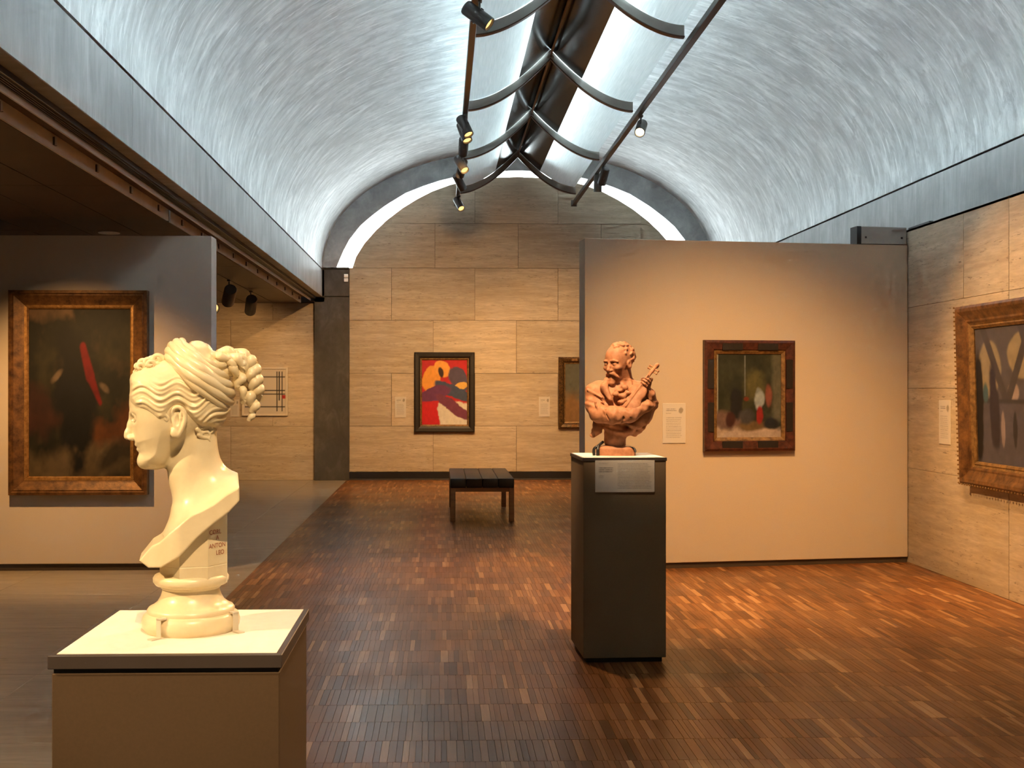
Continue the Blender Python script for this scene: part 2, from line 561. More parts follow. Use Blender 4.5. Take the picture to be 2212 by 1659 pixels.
# ------------------------------------------------------------------ end wall with arched lunette
S = 124.95                                            # px per metre used when the arch was measured
AX = 1.335
def arch_curve(pts):
    half = [((px - 1118) / S, (581 - py) / S) for px, py in pts]
    full = half + [(-x, z) for x, z in half[::-1] if abs(x) > 1e-6]
    return [(AX + x, VZ + z) for x, z in full]
IN = [(760, 581), (768.6, 555), (786.5, 526), (811, 498), (835, 475.5), (868, 450), (900, 430), (933, 413), (972, 398.5), (1010, 389), (1060, 383), (1118, 381)]
OUT = [(726, 581), (741, 545), (754, 520), (778, 489), (803, 467), (835, 443), (876, 418), (917, 401.5), (949, 391), (988, 381.5), (1030, 374.5), (1075, 370), (1118, 368.5)]
cin, cout = arch_curve(IN), arch_curve(OUT)

def clip_poly(poly, x0, x1, z0, z1):
    """clip a convex polygon by a rectangle"""
    for ax, lim, sgn in ((0, x0, 1), (0, x1, -1), (1, z0, 1), (1, z1, -1)):
        out = []
        for i in range(len(poly)):
            a, b2 = poly[i], poly[(i + 1) % len(poly)]
            da, db = sgn * (a[ax] - lim), sgn * (b2[ax] - lim)
            if da >= 0: out.append(a)
            if da * db < 0:
                t = da / (da - db)
                out.append((a[0] + t * (b2[0] - a[0]), a[1] + t * (b2[1] - a[1])))
        poly = out
        if len(poly) < 3: return []
    return poly

def prism_y(name, poly, y0, y1, mat, parent=None):
    n = len(poly)
    v = [(x, y0, z) for x, z in poly] + [(x, y1, z) for x, z in poly]
    f = [tuple(range(n)), tuple(range(2 * n - 1, n - 1, -1))] + [(i, n + i, n + (i + 1) % n, (i + 1) % n) for i in range(n)]
    o = mesh(name, v, f, mat, parent)
    bm = bmesh.new(); bm.from_mesh(o.data)
    bmesh.ops.recalc_face_normals(bm, faces=list(bm.faces))
    bm.to_mesh(o.data); bm.free()
    return o

# rebuild the inner arch as its own convex hull so that panels clip cleanly
def hull(pts):
    pts = sorted(set((round(x, 5), round(z, 5)) for x, z in pts))
    def half(p):
        h = []
        for q in p:
            while len(h) > 1 and (h[-1][0] - h[-2][0]) * (q[1] - h[-2][1]) - (h[-1][1] - h[-2][1]) * (q[0] - h[-2][0]) <= 0: h.pop()
            h.append(q)
        return h
    a, b2 = half(pts), half(pts[::-1])
    return a[:-1] + b2[:-1]
arch_hull = hull(cin)
WX0, WX1 = -1.575, 4.245
wb = box('wall_back', WX0, WX1, YB + 0.03, YB + 0.3, 0.0, 3.655, M['mortar'])
tag(wb, 'arched end wall of pale travertine panels', 'wall', kind='structure')
courses = [(0.14, 0.93), (0.93, 1.84), (1.84, 2.756), (2.756, 3.66), (3.66, 4.43), (4.43, 5.3)]
for ci, (z0, z1) in enumerate(courses):
    x = -0.85 if ci % 2 else -0.13
    if ci in (4, 5): x = -0.1 if ci == 4 else -0.85
    edges = [WX0]
    e = x - 3 * 1.44
    while e < WX1:
        if e > WX0 + 0.1: edges.append(e)
        e += 1.44
    edges.append(WX1)
    for a, b2 in zip(edges, edges[1:]):
        if z1 <= 3.67: poly = [(a, z0), (b2, z0), (b2, z1), (a, z1)]
        else: poly = clip_poly(arch_hull, a + 0.0, b2, max(z0, 3.64), z1)
        if len(poly) < 3: continue
        cx_, cz_ = sum(p[0] for p in poly) / len(poly), sum(p[1] for p in poly) / len(poly)
        poly = [(cx_ + (px - cx_) * (1 - 0.006 / max(b2 - a, 0.2)), cz_ + (pz - cz_) * (1 - 0.006 / (z1 - z0))) for px, pz in poly]
        prism_y('travertine_panel', poly, YB, YB + 0.04, M['trav_back'], wb)
prism_y('arch_backing', arch_hull, YB + 0.035, YB + 0.3, M['mortar'], wb)
bb = box('baseboard_back', WX0, WX1, YB - 0.012, YB + 0.03, 0.0, 0.135, M['black_metal'])
tag(bb, 'black steel baseboard at the foot of the end wall', 'baseboard', kind='structure')
box('ledge', WX0, WX1, YB - 0.03, YB - 0.012, 0.0, 0.025, M['rail'], bb)

# daylit glass slot between travertine lunette and concrete arch
gv, gf = [], []
c1, c2 = cin, cout
def resample(c, n):
    c = np.array(c); d = np.r_[0, np.cumsum(np.linalg.norm(np.diff(c, axis=0), axis=1))]
    t = np.linspace(0, d[-1], n)
    return np.c_[np.interp(t, d, c[:, 0]), np.interp(t, d, c[:, 1])]
NA = 72
ci_, co_ = resample(cin, NA), resample(cout, NA)
for p in ci_: gv.append((p[0], YB + 0.05, p[1]))
for p in co_: gv.append((p[0], YB + 0.05, p[1]))
gf = [(i, i + 1, NA + i + 1, NA + i) for i in range(NA - 1)]
gl = mesh('window_2', gv, gf, M['glass_glow'])
sm = gl.modifiers.new('thickness', 'SOLIDIFY'); sm.thickness = 0.012; sm.offset = 0
tag(gl, 'bright curved glass slot following the arch of the end wall', 'window', kind='structure')
# concrete arch diaphragm outside the slot
vault_pts = [ell(math.pi * i / (NA - 1)) for i in range(NA)]
def offs(p, d):
    v = Vector((p[0] - AX, p[1] - VZ + 0.4)).normalized() * d
    return (p[0] + v.x, p[1] + v.y)
vo = [offs(p, 0.12) for p in vault_pts]
av = []
for yy in (YB - 0.06, YB + 0.30):
    for p in co_: av.append((p[0], yy, p[1]))
    for p in vo: av.append((p[0], yy, p[1]))
af = []
for i in range(NA - 1):
    af.append((i, i + 1, NA + i + 1, NA + i))
    af.append((2 * NA + i, 3 * NA + i, 3 * NA + i + 1, 2 * NA + i + 1))
    af.append((i, 2 * NA + i, 2 * NA + i + 1, i + 1))
    af.append((NA + i, NA + i + 1, 3 * NA + i + 1, 3 * NA + i))
ar = mesh('trim_7', av, af, M['arch'])
tag(ar, 'grey concrete arch framing the lunette of the end wall', 'arch', kind='structure')
# concrete columns at both springings
for k, (x0, x1, lab) in enumerate(((-2.17, WX0, 'left'), (4.245, 4.95, 'right'))):
    cg = thing('trim_%d' % (8 + k), ((x0 + x1) / 2, YB, 0), 'dark grey concrete column at the %s end of the end wall' % lab, 'column', kind='structure')
    for z0, z1 in ((0.0, 3.15), (3.165, 3.62), (3.634, 3.66)):
        box('cast_block', x0, x1, YB - 0.06, YB + 0.3, z0, z1, M['column'], cg, 0.004)
    box('joint_core', x0 + 0.02, x1 - 0.02, YB - 0.045, YB + 0.28, 0.1, 3.64, M['dark_gap'], cg)
# far wall of the left bay
wl = box('wall_back', -6.0, -2.17, YB + 0.03, YB + 0.3, 0.0, 3.066, M['mortar'])
tag(wl, 'travertine back wall of the left bay beyond the concrete column', 'wall', kind='structure')
for ci, (z0, z1) in enumerate(((0.0, 0.93), (0.93, 1.84), (1.84, 2.756), (2.756, 3.05))):
    e = [-6.0, -5.05, -3.61, -2.17] if ci % 2 == 0 else [-6.0, -4.33, -2.89, -2.17]
    for a, b2 in zip(e, e[1:]):
        box('travertine_panel', a + 0.002, b2 - 0.002, YB, YB + 0.04, z0 + 0.002, z1 - 0.002, M['trav_back'], wl)

box('wall_head', -6.0, -2.0, YB - 0.06, YB + 0.3, 3.066, 3.64, M['column'], wl)

# right wall of tall travertine panels
XR = 4.245
wr = box('wall_right', XR + 0.03, XR + 0.75, -2.4, 19.5, 0.0, 3.0, M['mortar'])
tag(wr, 'right wall of warm travertine panels with dark joints', 'wall', kind='structure')
courses = [(0.0, 0.86), (0.86, 1.582), (1.582, 2.312), (2.312, 3.022)]
for ci, (z0, z1) in enumerate(courses):
    e = [-2.4, -0.1, 2.0, 4.1, 6.22, 8.335]
    if ci == 3: e += [9.069, 10.55, 12.7, 14.8, 17.0, 19.4]
    else: e += [10.35, 12.4, 14.5, 16.6, 19.4]
    for a, b2 in zip(e, e[1:]):
        box('travertine_panel', XR, XR + 0.04, a + 0.004, b2 - 0.004, z0 + 0.0015, z1 - 0.0015, M['trav_right'], wr, 0.001)
box('wall_cap', XR, XR + 0.75, -2.4, 19.5, 3.0, 3.02, M['mortar'], wr)
box('wall_cap_edge', XR - 0.004, XR + 0.03, 9.7, 10.14, 3.02, 3.035, M['black_metal'], wr)
# walls out of view that close the room
w1 = box('wall_left', -6.3, -6.0, -2.4, 19.8, 0, 3.3, M['trav_right'])
tag(w1, 'plain travertine side wall of the left bay', 'wall', kind='structure')
w2 = box('wall_front', -6.3, 5.0, -2.7, -2.4, 0, 5.9, M['trav_back'])
tag(w2, 'travertine wall behind the viewpoint', 'wall', kind='structure')

# ------------------------------------------------------------------ skylight reflector
RX, RZA, RZT, RHW = 1.262, 5.49, 4.89, 0.955      # centre, panel height at apex and tip, half width
def wing(s):                                      # s 0..1 from apex to tip
    return RHW * s, RZT + (RZA - RZT) * (1 - s) ** 1.75
rf = thing('skylight_reflector', (RX, 10, 4.7), 'winged metal skylight reflector hanging below the vault crown', 'reflector')
RIBS = [18.52 - 2.76 * k for k in range(8)]
NS = 18
def sheet(name, side, s0, s1, y0, y1, mat, th=0.006, lift=0.0):
    v, f, uv = [], [], []
    ss = [s0 + (s1 - s0) * i / NS for i in range(NS + 1)]
    for yy in (y0, y1):
        for dz in (0, th):
            for s in ss:
                x, z = wing(s)
                v.append((RX + side * x, yy, z + dz + lift)); uv.append((s, yy))
    n = NS + 1
    for i in range(NS):
        f.append((i, i + 1, 2 * n + i + 1, 2 * n + i))
        f.append((n + i, 3 * n + i, 3 * n + i + 1, n + i + 1))
        f.append((i, n + i, n + i + 1, i + 1))
        f.append((2 * n + i, 2 * n + i + 1, 3 * n + i + 1, 3 * n + i))
    f.append((0, 2 * n, 3 * n, n)); f.append((n - 1, 2 * n - 1, 4 * n - 1, 3 * n - 1))
    o = mesh(name, v, f, mat, rf, True)
    bm = bmesh.new(); bm.from_mesh(o.data)
    bmesh.ops.recalc_face_normals(bm, faces=list(bm.faces)); bm.to_mesh(o.data); bm.free()
    ul = o.data.uv_layers.new(name='UVMap')
    li = np.empty(len(o.data.loops), dtype=np.int32); o.data.loops.foreach_get('vertex_index', li)
    ul.data.foreach_set('uv', np.array(uv, dtype=np.float32)[li].ravel())
    return o
def rib(side, yc):
    ss = [i / 22 for i in range(23)]
    v, f = [], []
    for yy in (yc - 0.012, yc + 0.012):
        for s in ss:
            x, z = wing(s)
            v.append((RX + side * x, yy, z - 0.004)); v.append((RX + side * x, yy, z - 0.105))
    n = 46
    for i in range(22):
        a = 2 * i
        f.append((a, a + 1, a + 3, a + 2)); f.append((n + a, n + a + 2, n + a + 3, n + a + 1))
        f.append((a + 1, n + a + 1, n + a + 3, a + 3)); f.append((a, a + 2, n + a + 2, n + a))
    f.append((0, n, n + 1, 1)); f.append((n - 2, n - 1, 2 * n - 1, 2 * n - 2))
    o = mesh('rib', v, f, M['rib'], rf)
    v, f = [], []
    for s in ss:
        x, z = wing(s)
        for yy, dz in ((-0.03, -0.105), (0.03, -0.105), (0.03, -0.118), (-0.03, -0.118)):
            v.append((RX + side * x, yc + yy, z + dz))
    for i in range(22):
        for k in range(4):
            f.append((4 * i + k, 4 * i + (k + 1) % 4, 4 * i + 4 + (k + 1) % 4, 4 * i + 4 + k))
    f.append((0, 3, 2, 1)); f.append((88, 89, 90, 91))
    attach(mesh('rib_flange', v, f, M['rib_edge']), o)
for i, yc in enumerate(RIBS):
    for side in (-1, 1):
        rib(side, yc)
        if i + 1 < len(RIBS):
            sheet('reflector_panel', side, 0.385, 0.985, RIBS[i + 1] + 0.02, yc - 0.02, M['reflector'])
            sheet('bronze_sheet', side, 0.0, 0.38, RIBS[i + 1] + 0.02, yc - 0.02, M['dark_sheet'])
            sheet('top_lining', side, 0.0, 0.38, RIBS[i + 1] + 0.02, yc - 0.02, M['lining'], 0.004, 0.008)
for side in (-1, 1):
    box('rail', RX + side * 0.985 - 0.03, RX + side * 0.985 + 0.03, RIBS[-1] - 0.3, 19.0, 4.67, 4.735, M['rail'], rf, 0.004)
    box('rail_end_plate', RX + side * 0.985 - 0.05, RX + side * 0.985 + 0.05, 19.0, 19.02, 4.65, 4.755, M['fixture'], rf)
box('ridge_conduit', RX - 0.012, RX + 0.012, RIBS[-1], 18.5, 5.40, 5.425, M['rib_edge'], rf)
box('ridge_cap', RX - 0.05, RX + 0.05, RIBS[-1], 18.55, 5.512, 5.522, M['lining'], rf)
for yc in RIBS:
    for dx in (-0.06, 0.06):
        tube('hanger_rod', [(RX + dx, yc, 5.45), (RX + dx * 5, yc, VZ + VB + 0.02)], 0.008, M['rail'], rf, 8)
for yc in RIBS[:-1]:
    for dx in (-0.022, 0.022):
        lathe('bolt', [(0.014, 0), (0.014, 0.02)], M['rib'], rf, 10, (RX + dx, yc - 0.05, 5.38))
# ------------------------------------------------------------------ free-standing partitions
pe = Vector((0.9909566, 0.134183, 0)); pn = Vector((0.134183, -0.9909566, 0))
PB = Vector((4.238, 10.146, 0))
def part_xf(s, c, z):                                # s metres left of the right end, c metres in front of the face
    return PB - pe * s + pn * c + Vector((0, 0, z))
PXF = Matrix(((pe.x, -pn.x, 0, PB.x), (pe.y, -pn.y, 0, PB.y), (0, 0, 1, 0), (0, 0, 0, 1)))
pr = thing('display_partition', part_xf(1.5, -0.1, 0), 'tall beige display partition standing behind the terracotta bust', 'partition')
box('panel', -3.02, 0, 0, 0.19, 0.05, 2.88, M['partition'], pr, 0.004, xf=PXF)
box('base', -3.0, 0, 0.02, 0.17, 0.0, 0.05, M['brown_base'], pr, xf=PXF)
pl = thing('display_partition', (-4, 9.97, 0), 'grey display partition in the left bay carrying the tall dark painting', 'partition')
box('panel', -6.0, -1.99, 9.867, 10.085, 0.06, 2.905, M['partition_grey'], pl, 0.004)
box('base', -5.98, -2.01, 9.89, 10.065, 0.0, 0.06, M['brown_base'], pl)
bk = thing('steel_bracket', part_xf(0.24, -0.02, 2.88), 'grey steel bracket box on top of the beige partition beside the right wall', 'bracket')
box('housing', -0.455, -0.012, 0.0, 0.12, 2.885, 3.04, M['rib'], bk, 0.003, xf=PXF)
box('end_cap', -0.495, -0.455, -0.002, 0.122, 2.882, 3.042, M['black_metal'], bk, xf=PXF)
for s in (-0.41, -0.06):
    box('screw', s - 0.008, s + 0.008, -0.004, 0.0, 2.935, 2.951, M['black_metal'], bk, xf=PXF)

# ------------------------------------------------------------------ pictures
def vnoise(U, V, s, seed, oct=4):
    out = np.zeros_like(U); amp = 1.0; tot = 0
    r = np.random.default_rng(seed)
    for _ in range(oct):
        n = int(s) + 3
        L = r.random((n, n))
        x = U * s; yv = V * s
        i = np.clip(x.astype(int), 0, n - 2); j = np.clip(yv.astype(int), 0, n - 2)
        fx = x - i; fy = yv - j
        fx = fx * fx * (3 - 2 * fx); fy = fy * fy * (3 - 2 * fy)
        out += amp * (L[i, j] * (1 - fx) * (1 - fy) + L[i + 1, j] * fx * (1 - fy) + L[i, j + 1] * (1 - fx) * fy + L[i + 1, j + 1] * fx * fy)
        tot += amp; amp *= 0.55; s *= 2
    return out / tot

class Paint:
    def __init__(self, nu, nv, base, seed):
        self.U, self.V = np.meshgrid(np.linspace(0, 1, nu), np.linspace(0, 1, nv), indexing='ij')
        self.C = np.ones((nu, nv, 3)) * np.array(base)
        self.seed = seed
        self.W = (vnoise(self.U, self.V, 6, seed) - 0.5, vnoise(self.U, self.V, 6, seed + 1) - 0.5)
    def lay(self, m, c):
        m = np.clip(m, 0, 1)[..., None]
        self.C = self.C * (1 - m) + np.array(c) * m
    def blob(self, cx, cy, rx, ry, c, rot=0, soft=0.25, wob=0.25):
        u = self.U - cx + self.W[0] * wob * rx * 2; v = self.V - cy + self.W[1] * wob * ry * 2
        a = math.radians(rot)
        p = (u * math.cos(a) + v * math.sin(a)) / rx; q = (-u * math.sin(a) + v * math.cos(a)) / ry
        self.lay((1 - np.sqrt(p * p + q * q)) / soft + 0.5, c)
    def bar(self, x0, y0, x1, y1, w0, w1, c, soft=0.006):
        dx, dy = x1 - x0, y1 - y0
        L2 = dx * dx + dy * dy
        t = np.clip(((self.U - x0) * dx + (self.V - y0) * dy) / L2, 0, 1)
        d = np.hypot(self.U - x0 - t * dx, self.V - y0 - t * dy)
        self.lay((w0 + (w1 - w0) * t - d) / soft + 0.5, c)
    def rect(self, x0, x1, y0, y1, c, soft=0.01, wob=0.0):
        u = self.U + self.W[0] * wob; v = self.V + self.W[1] * wob
        m = np.minimum(np.minimum(u - x0, x1 - u), np.minimum(v - y0, y1 - v))
        self.lay(m / soft + 0.5, c)
    def mottle(self, amt, scale, seed):
        n = vnoise(self.U, self.V, scale, seed, 5)
        self.C *= (1 + amt * (n[..., None] - 0.5) * 2)
    def cloud(self, scale, seed, lo, hi, c, k=1.0):
        n = vnoise(self.U, self.V, scale, seed, 4)
        self.lay(k * (n - lo) / (hi - lo), c)

def paint_mat(name, rough=0.55, coat=0.0):
    m, nt, b = nmat(name, rough, spec=0.3, coat=coat)
    a = node(nt, 'ShaderNodeAttribute'); a.attribute_name = 'paint'
    n = noise(nt, objco(nt), 160, 3, 0.6)
    nt.links.new(a.outputs['Color'], b.inputs['Base Color'])
    bump(nt, b, n, 0.15, 0.001)
    return m
M['paint'] = paint_mat('oil_paint')
M['print'] = paint_mat('printed_card', 0.8)

def painted_sheet(name, W, H, xf, P, parent, mat):
    """flat painted sheet facing -y in its own frame, centred on the origin"""
    nu, nv = P.U.shape
    v = [tuple(xf @ Vector(((u - 0.5) * W, 0, (w - 0.5) * H))) for u, w in zip(P.U.ravel(), P.V.ravel())]
    f = []
    for i in range(nu - 1):
        for j in range(nv - 1):
            a = i * nv + j
            f.append((a, a + nv, a + nv + 1, a + 1))
    o = mesh(name, v, f, mat, parent)
    ca = o.data.color_attributes.new('paint', 'FLOAT_COLOR', 'POINT')
    rgba = np.ones((nu * nv, 4), dtype=np.float32); rgba[:, :3] = np.clip(P.C.reshape(-1, 3), 0, 1)
    ca.data.foreach_set('color', rgba.ravel())
    return o

def frame_ring(name, w, h, prof, xf, mat, parent):
    """picture moulding: prof = [(distance outside the opening, height off the wall)]"""
    v, f = [], []
    for d, c in prof:
        for sx, sz in ((-1, -1), (1, -1), (1, 1), (-1, 1)):
            v.append(tuple(xf @ Vector((sx * (w / 2 + d), -c, sz * (h / 2 + d)))))
    n = len(prof)
    for k in range(n):
        k2 = (k + 1) % n
        for i in range(4):
            j = (i + 1) % 4
            f.append((4 * k + i, 4 * k + j, 4 * k2 + j, 4 * k2 + i))
    o = mesh(name, v, f, mat, parent)
    bm = bmesh.new(); bm.from_mesh(o.data)
    bmesh.ops.recalc_face_normals(bm, faces=list(bm.faces)); bm.to_mesh(o.data); bm.free()
    return o

def wall_xf(center, e, n):
    e, n = Vector(e), Vector(n)
    return Matrix(((e.x, -n.x, 0, center[0]), (e.y, -n.y, 0, center[1]), (0, 0, 1, center[2]), (0, 0, 0, 1)))

def gilt(name, dark, light, rough=0.42, metal=0.35, scale=30):
    m, nt, b = nmat(name, rough, metal, 0.5)
    n = noise(nt, objco(nt), scale, 5, 0.65)
    nt.links.new(ramp(nt, n, [(0.35, dark), (0.68, light)]), b.inputs['Base Color'])
    bump(nt, b, n, 0.4, 0.004)
    return m
M['walnut'] = gilt('dark_walnut_frame', (0.022, 0.010, 0.006), (0.075, 0.032, 0.014), 0.35, 0.0)
M['bronze_frame'] = gilt('bronze_gilt_frame', (0.06, 0.026, 0.010), (0.22, 0.105, 0.035), 0.4, 0.3, 14)
M['gold'] = gilt('gold_fillet', (0.22, 0.11, 0.035), (0.46, 0.25, 0.085), 0.35, 0.5)
M['gold_dull'] = gilt('dull_gold_frame', (0.11, 0.060, 0.022), (0.30, 0.17, 0.06), 0.45, 0.35, 22)
M['black_frame'] = gilt('black_wood_frame', (0.006, 0.004, 0.003), (0.014, 0.008, 0.006), 0.5, 0.0)
M['ornate'] = gilt('ornate_brown_gold', (0.018, 0.010, 0.005), (0.20, 0.105, 0.03), 0.45, 0.3, 45)
M['mahogany'] = gilt('mahogany_frame', (0.030, 0.009, 0.006), (0.095, 0.028, 0.016), 0.35, 0.0, 20)
M['ivory_frame'] = plain('ivory_frame', (0.60, 0.53, 0.43), 0.6, var=0.03)

# tall dark painting in the left bay
def tall_dark():
    P = Paint(110, 170, (0.010, 0.010, 0.006), 3)
    P.cloud(7, 5, 0.45, 0.75, (0.030, 0.026, 0.012), 0.9)
    P.rect(-0.1, 0.45, 0.95, 1.1, (0.17, 0.10, 0.055), 0.05, 0.12)
    P.cloud(9, 8, 0.62, 0.8, (0.045, 0.030, 0.016), 0.8)
    P.blob(0.9, 0.28, 0.24, 0.14, (0.11, 0.035, 0.008), 15, 0.5, 0.8)
    P.blob(0.10, 0.40, 0.16, 0.12, (0.045, 0.014, 0.008), 0, 0.8, 0.9)
    P.blob(0.4, 0.06, 0.75, 0.13, (0.115, 0.082, 0.043), 4, 0.6, 0.5)
    P.blob(0.85, 0.12, 0.2, 0.06, (0.03, 0.022, 0.012), 20, 0.8, 0.6)
    P.blob(0.46, 0.50, 0.20, 0.42, (0.004, 0.004, 0.005), 4, 0.3, 0.45)
    P.bar(0.53, 0.77, 0.60, 0.60, 0.030, 0.042, (0.20, 0.004, 0.006), 0.014); P.bar(0.60, 0.60, 0.70, 0.44, 0.036, 0.016, (0.17, 0.004, 0.006), 0.014)
    P.blob(0.27, 0.60, 0.06, 0.022, (0.17, 0.12, 0.08), 35, 0.6, 0.5)
    P.blob(0.74, 0.53, 0.055, 0.022, (0.14, 0.10, 0.07), -20, 0.6, 0.5)
    P.mottle(0.5, 14, 21); P.C *= 0.6
    return P
def colour_patches():
    P = Paint(90, 130, (0.42, 0.012, 0.018), 31)
    P.blob(0.22, 0.70, 0.22, 0.20, (0.66, 0.27, 0.035), 40, 0.12)
    P.blob(0.45, 0.86, 0.18, 0.13, (0.68, 0.30, 0.05), -20, 0.12)
    P.blob(0.82, 0.70, 0.26, 0.16, (0.075, 0.060, 0.11), -30, 0.12)
    P.blob(0.86, 0.60, 0.16, 0.06, (0.62, 0.36, 0.08), 10, 0.15)
    P.blob(0.68, 0.52, 0.42, 0.09, (0.045, 0.060, 0.115), -18, 0.15)
    P.blob(0.30, 0.48, 0.36, 0.11, (0.12, 0.030, 0.095), 10, 0.12)
    P.rect(0.38, 1.1, -0.1, 0.34, (0.58, 0.54, 0.46), 0.03, 0.12)
    P.blob(0.72, 0.27, 0.45, 0.09, (0.15, 0.035, 0.075), -26, 0.15)
    P.blob(0.18, 0.15, 0.2, 0.2, (0.48, 0.010, 0.015), 0, 0.1)
    P.blob(0.42, 0.80, 0.05, 0.09, (0.03, 0.012, 0.012), 25, 0.3)
    P.mottle(0.18, 20, 4)
    return P
def ochre_study():
    P = Paint(70, 100, (0.10, 0.10, 0.075), 61)
    P.rect(-0.1, 1.1, -0.1, 0.45, (0.22, 0.12, 0.045), 0.2, 0.3)
    P.blob(0.66, 0.48, 0.14, 0.40, (0.42, 0.17, 0.075), 5, 0.35, 0.5)
    P.blob(0.62, 0.86, 0.16, 0.08, (0.04, 0.02, 0.012), 0, 0.4)
    P.blob(0.7, 0.4, 0.15, 0.07, (0.05, 0.02, 0.015), 0, 0.4)
    P.mottle(0.25, 14, 9)
    return P
def green_room():
    P = Paint(100, 130, (0.020, 0.024, 0.014), 71)
    P.cloud(5, 72, 0.4, 0.8, (0.045, 0.05, 0.025), 0.9)
    P.rect(0.86, 1.1, 0.2, 1.1, (0.10, 0.10, 0.07), 0.06, 0.03)
    P.rect(-0.1, 0.03, 0.2, 1.1, (0.34, 0.33, 0.30), 0.02)
    P.blob(0.6, 0.62, 0.16, 0.16, (0.10, 0.095, 0.035), 0, 0.8, 0.5)
    P.rect(-0.1, 1.1, -0.1, 0.13, (0.42, 0.33, 0.28), 0.06, 0.10)
    P.rect(-0.1, 0.4, 0.13, 0.30, (0.16, 0.10, 0.09), 0.06, 0.10)
    P.blob(0.55, 0.14, 0.24, 0.06, (0.13, 0.085, 0.035), 3, 0.5)
    P.blob(0.84, 0.17, 0.11, 0.07, (0.012, 0.012, 0.014), 0, 0.4)
    P.blob(0.30, 0.40, 0.09, 0.20, (0.010, 0.010, 0.013), 4, 0.3, 0.4)
    P.blob(0.22, 0.22, 0.07, 0.09, (0.045, 0.012, 0.010), 0, 0.4)
    P.blob(0.66, 0.45, 0.07, 0.13, (0.30, 0.36, 0.42), 0, 0.35, 0.4)
    P.blob(0.67, 0.27, 0.05, 0.10, (0.26, 0.014, 0.012), 0, 0.35, 0.3)
    P.blob(0.80, 0.50, 0.05, 0.12, (0.22, 0.07, 0.05), 0, 0.5)
    P.bar(0.44, 0.50, 0.44, 0.97, 0.006, 0.008, (0.16, 0.18, 0.18))
    P.blob(0.46, 0.46, 0.04, 0.025, (0.16, 0.03, 0.015), 0, 0.5)
    P.blob(0.46, 0.25, 0.12, 0.09, (0.05, 0.05, 0.06), 0, 0.5)
    P.mottle(0.35, 22, 73); P.C *= 0.72
    return P
def grey_structure():
    P = Paint(130, 110, (0.085, 0.080, 0.105), 81)
    P.blob(0.16, 0.70, 0.13, 0.20, (0.27, 0.23, 0.17), 0, 0.12, 0.1)
    P.blob(0.52, 0.78, 0.15, 0.16, (0.29, 0.24, 0.16), 0, 0.12, 0.1)
    P.blob(0.86, 0.75, 0.16, 0.18, (0.26, 0.24, 0.21), 0, 0.12, 0.1)
    P.blob(0.42, 0.52, 0.06, 0.07, (0.34, 0.27, 0.27), 0, 0.2)
    for x0, x1 in ((0.36, 0.08), (0.34, 0.62), (0.72, 0.5), (0.72, 0.98)):
        P.bar(x0, 0.42, x1, 1.02, 0.032, 0.032, (0.060, 0.056, 0.074))
    P.rect(-0.1, 1.1, 0.44, 0.475, (0.045, 0.043, 0.058), 0.01)
    P.rect(-0.1, 1.1, -0.1, 0.44, (0.085, 0.080, 0.115), 0.02)
    for k in range(6): P.blob(0.30 + 0.13 * k, 0.26, 0.022, 0.13, (0.030, 0.030, 0.045) if k % 2 else (0.27, 0.22, 0.24), 0, 0.2, 0.1)
    P.blob(0.03, 0.45, 0.055, 0.40, (0.008, 0.008, 0.012), 0, 0.25, 0.3)
    P.blob(0.21, 0.38, 0.055, 0.30, (0.030, 0.026, 0.045), 3, 0.25, 0.3)
    P.blob(0.11, 0.52, 0.03, 0.07, (0.05, 0.11, 0.15), 0, 0.4)
    P.mottle(0.22, 18, 83); P.C *= 0.7
    return P
def bar_grid():
    P = Paint(90, 90, (0.52, 0.46, 0.38), 91)
    for x in (0.30, 0.78, 0.90): P.rect(x - 0.012, x + 0.012, 0.06, 0.94, (0.02, 0.02, 0.025), 0.01)
    P.rect(0.82, 0.85, 0.3, 0.94, (0.02, 0.02, 0.025), 0.01)
    for yv in (0.16, 0.44, 0.52, 0.82): P.rect(0.03, 0.97, yv - 0.012, yv + 0.012, (0.02, 0.02, 0.025), 0.01)
    P.rect(0.90, 0.98, 0.34, 0.42, (0.35, 0.02, 0.02), 0.01)
    return P

def picture(name, center, e, n, w, h, fw, moulds, P, label, tilt=0.0, cat='painting'):
    """w,h = visible canvas; moulds = list of (part name, profile, material)"""
    xf = wall_xf(center, e, n)
    if tilt: xf = xf @ Matrix.Translation((0, 0, -h / 2)) @ Matrix.Rotation(math.radians(tilt), 4, 'X') @ Matrix.Translation((0, 0, h / 2))
    t = thing(name, xf @ Vector((0, 0, -h / 2 - fw)), label, cat)
    for nm, prof, mat in moulds: frame_ring(nm, w, h, prof, xf, mat, t)
    box('backing', -w / 2 - fw * 0.8, w / 2 + fw * 0.8, -0.012, -0.002, -h / 2 - fw * 0.8, h / 2 + fw * 0.8, M['black_frame'], t, xf=xf)
    painted_sheet('canvas', w + 0.01, h + 0.01, xf @ Matrix.Translation((0, -0.02, 0)), P, t, M['paint'])
    return t, xf

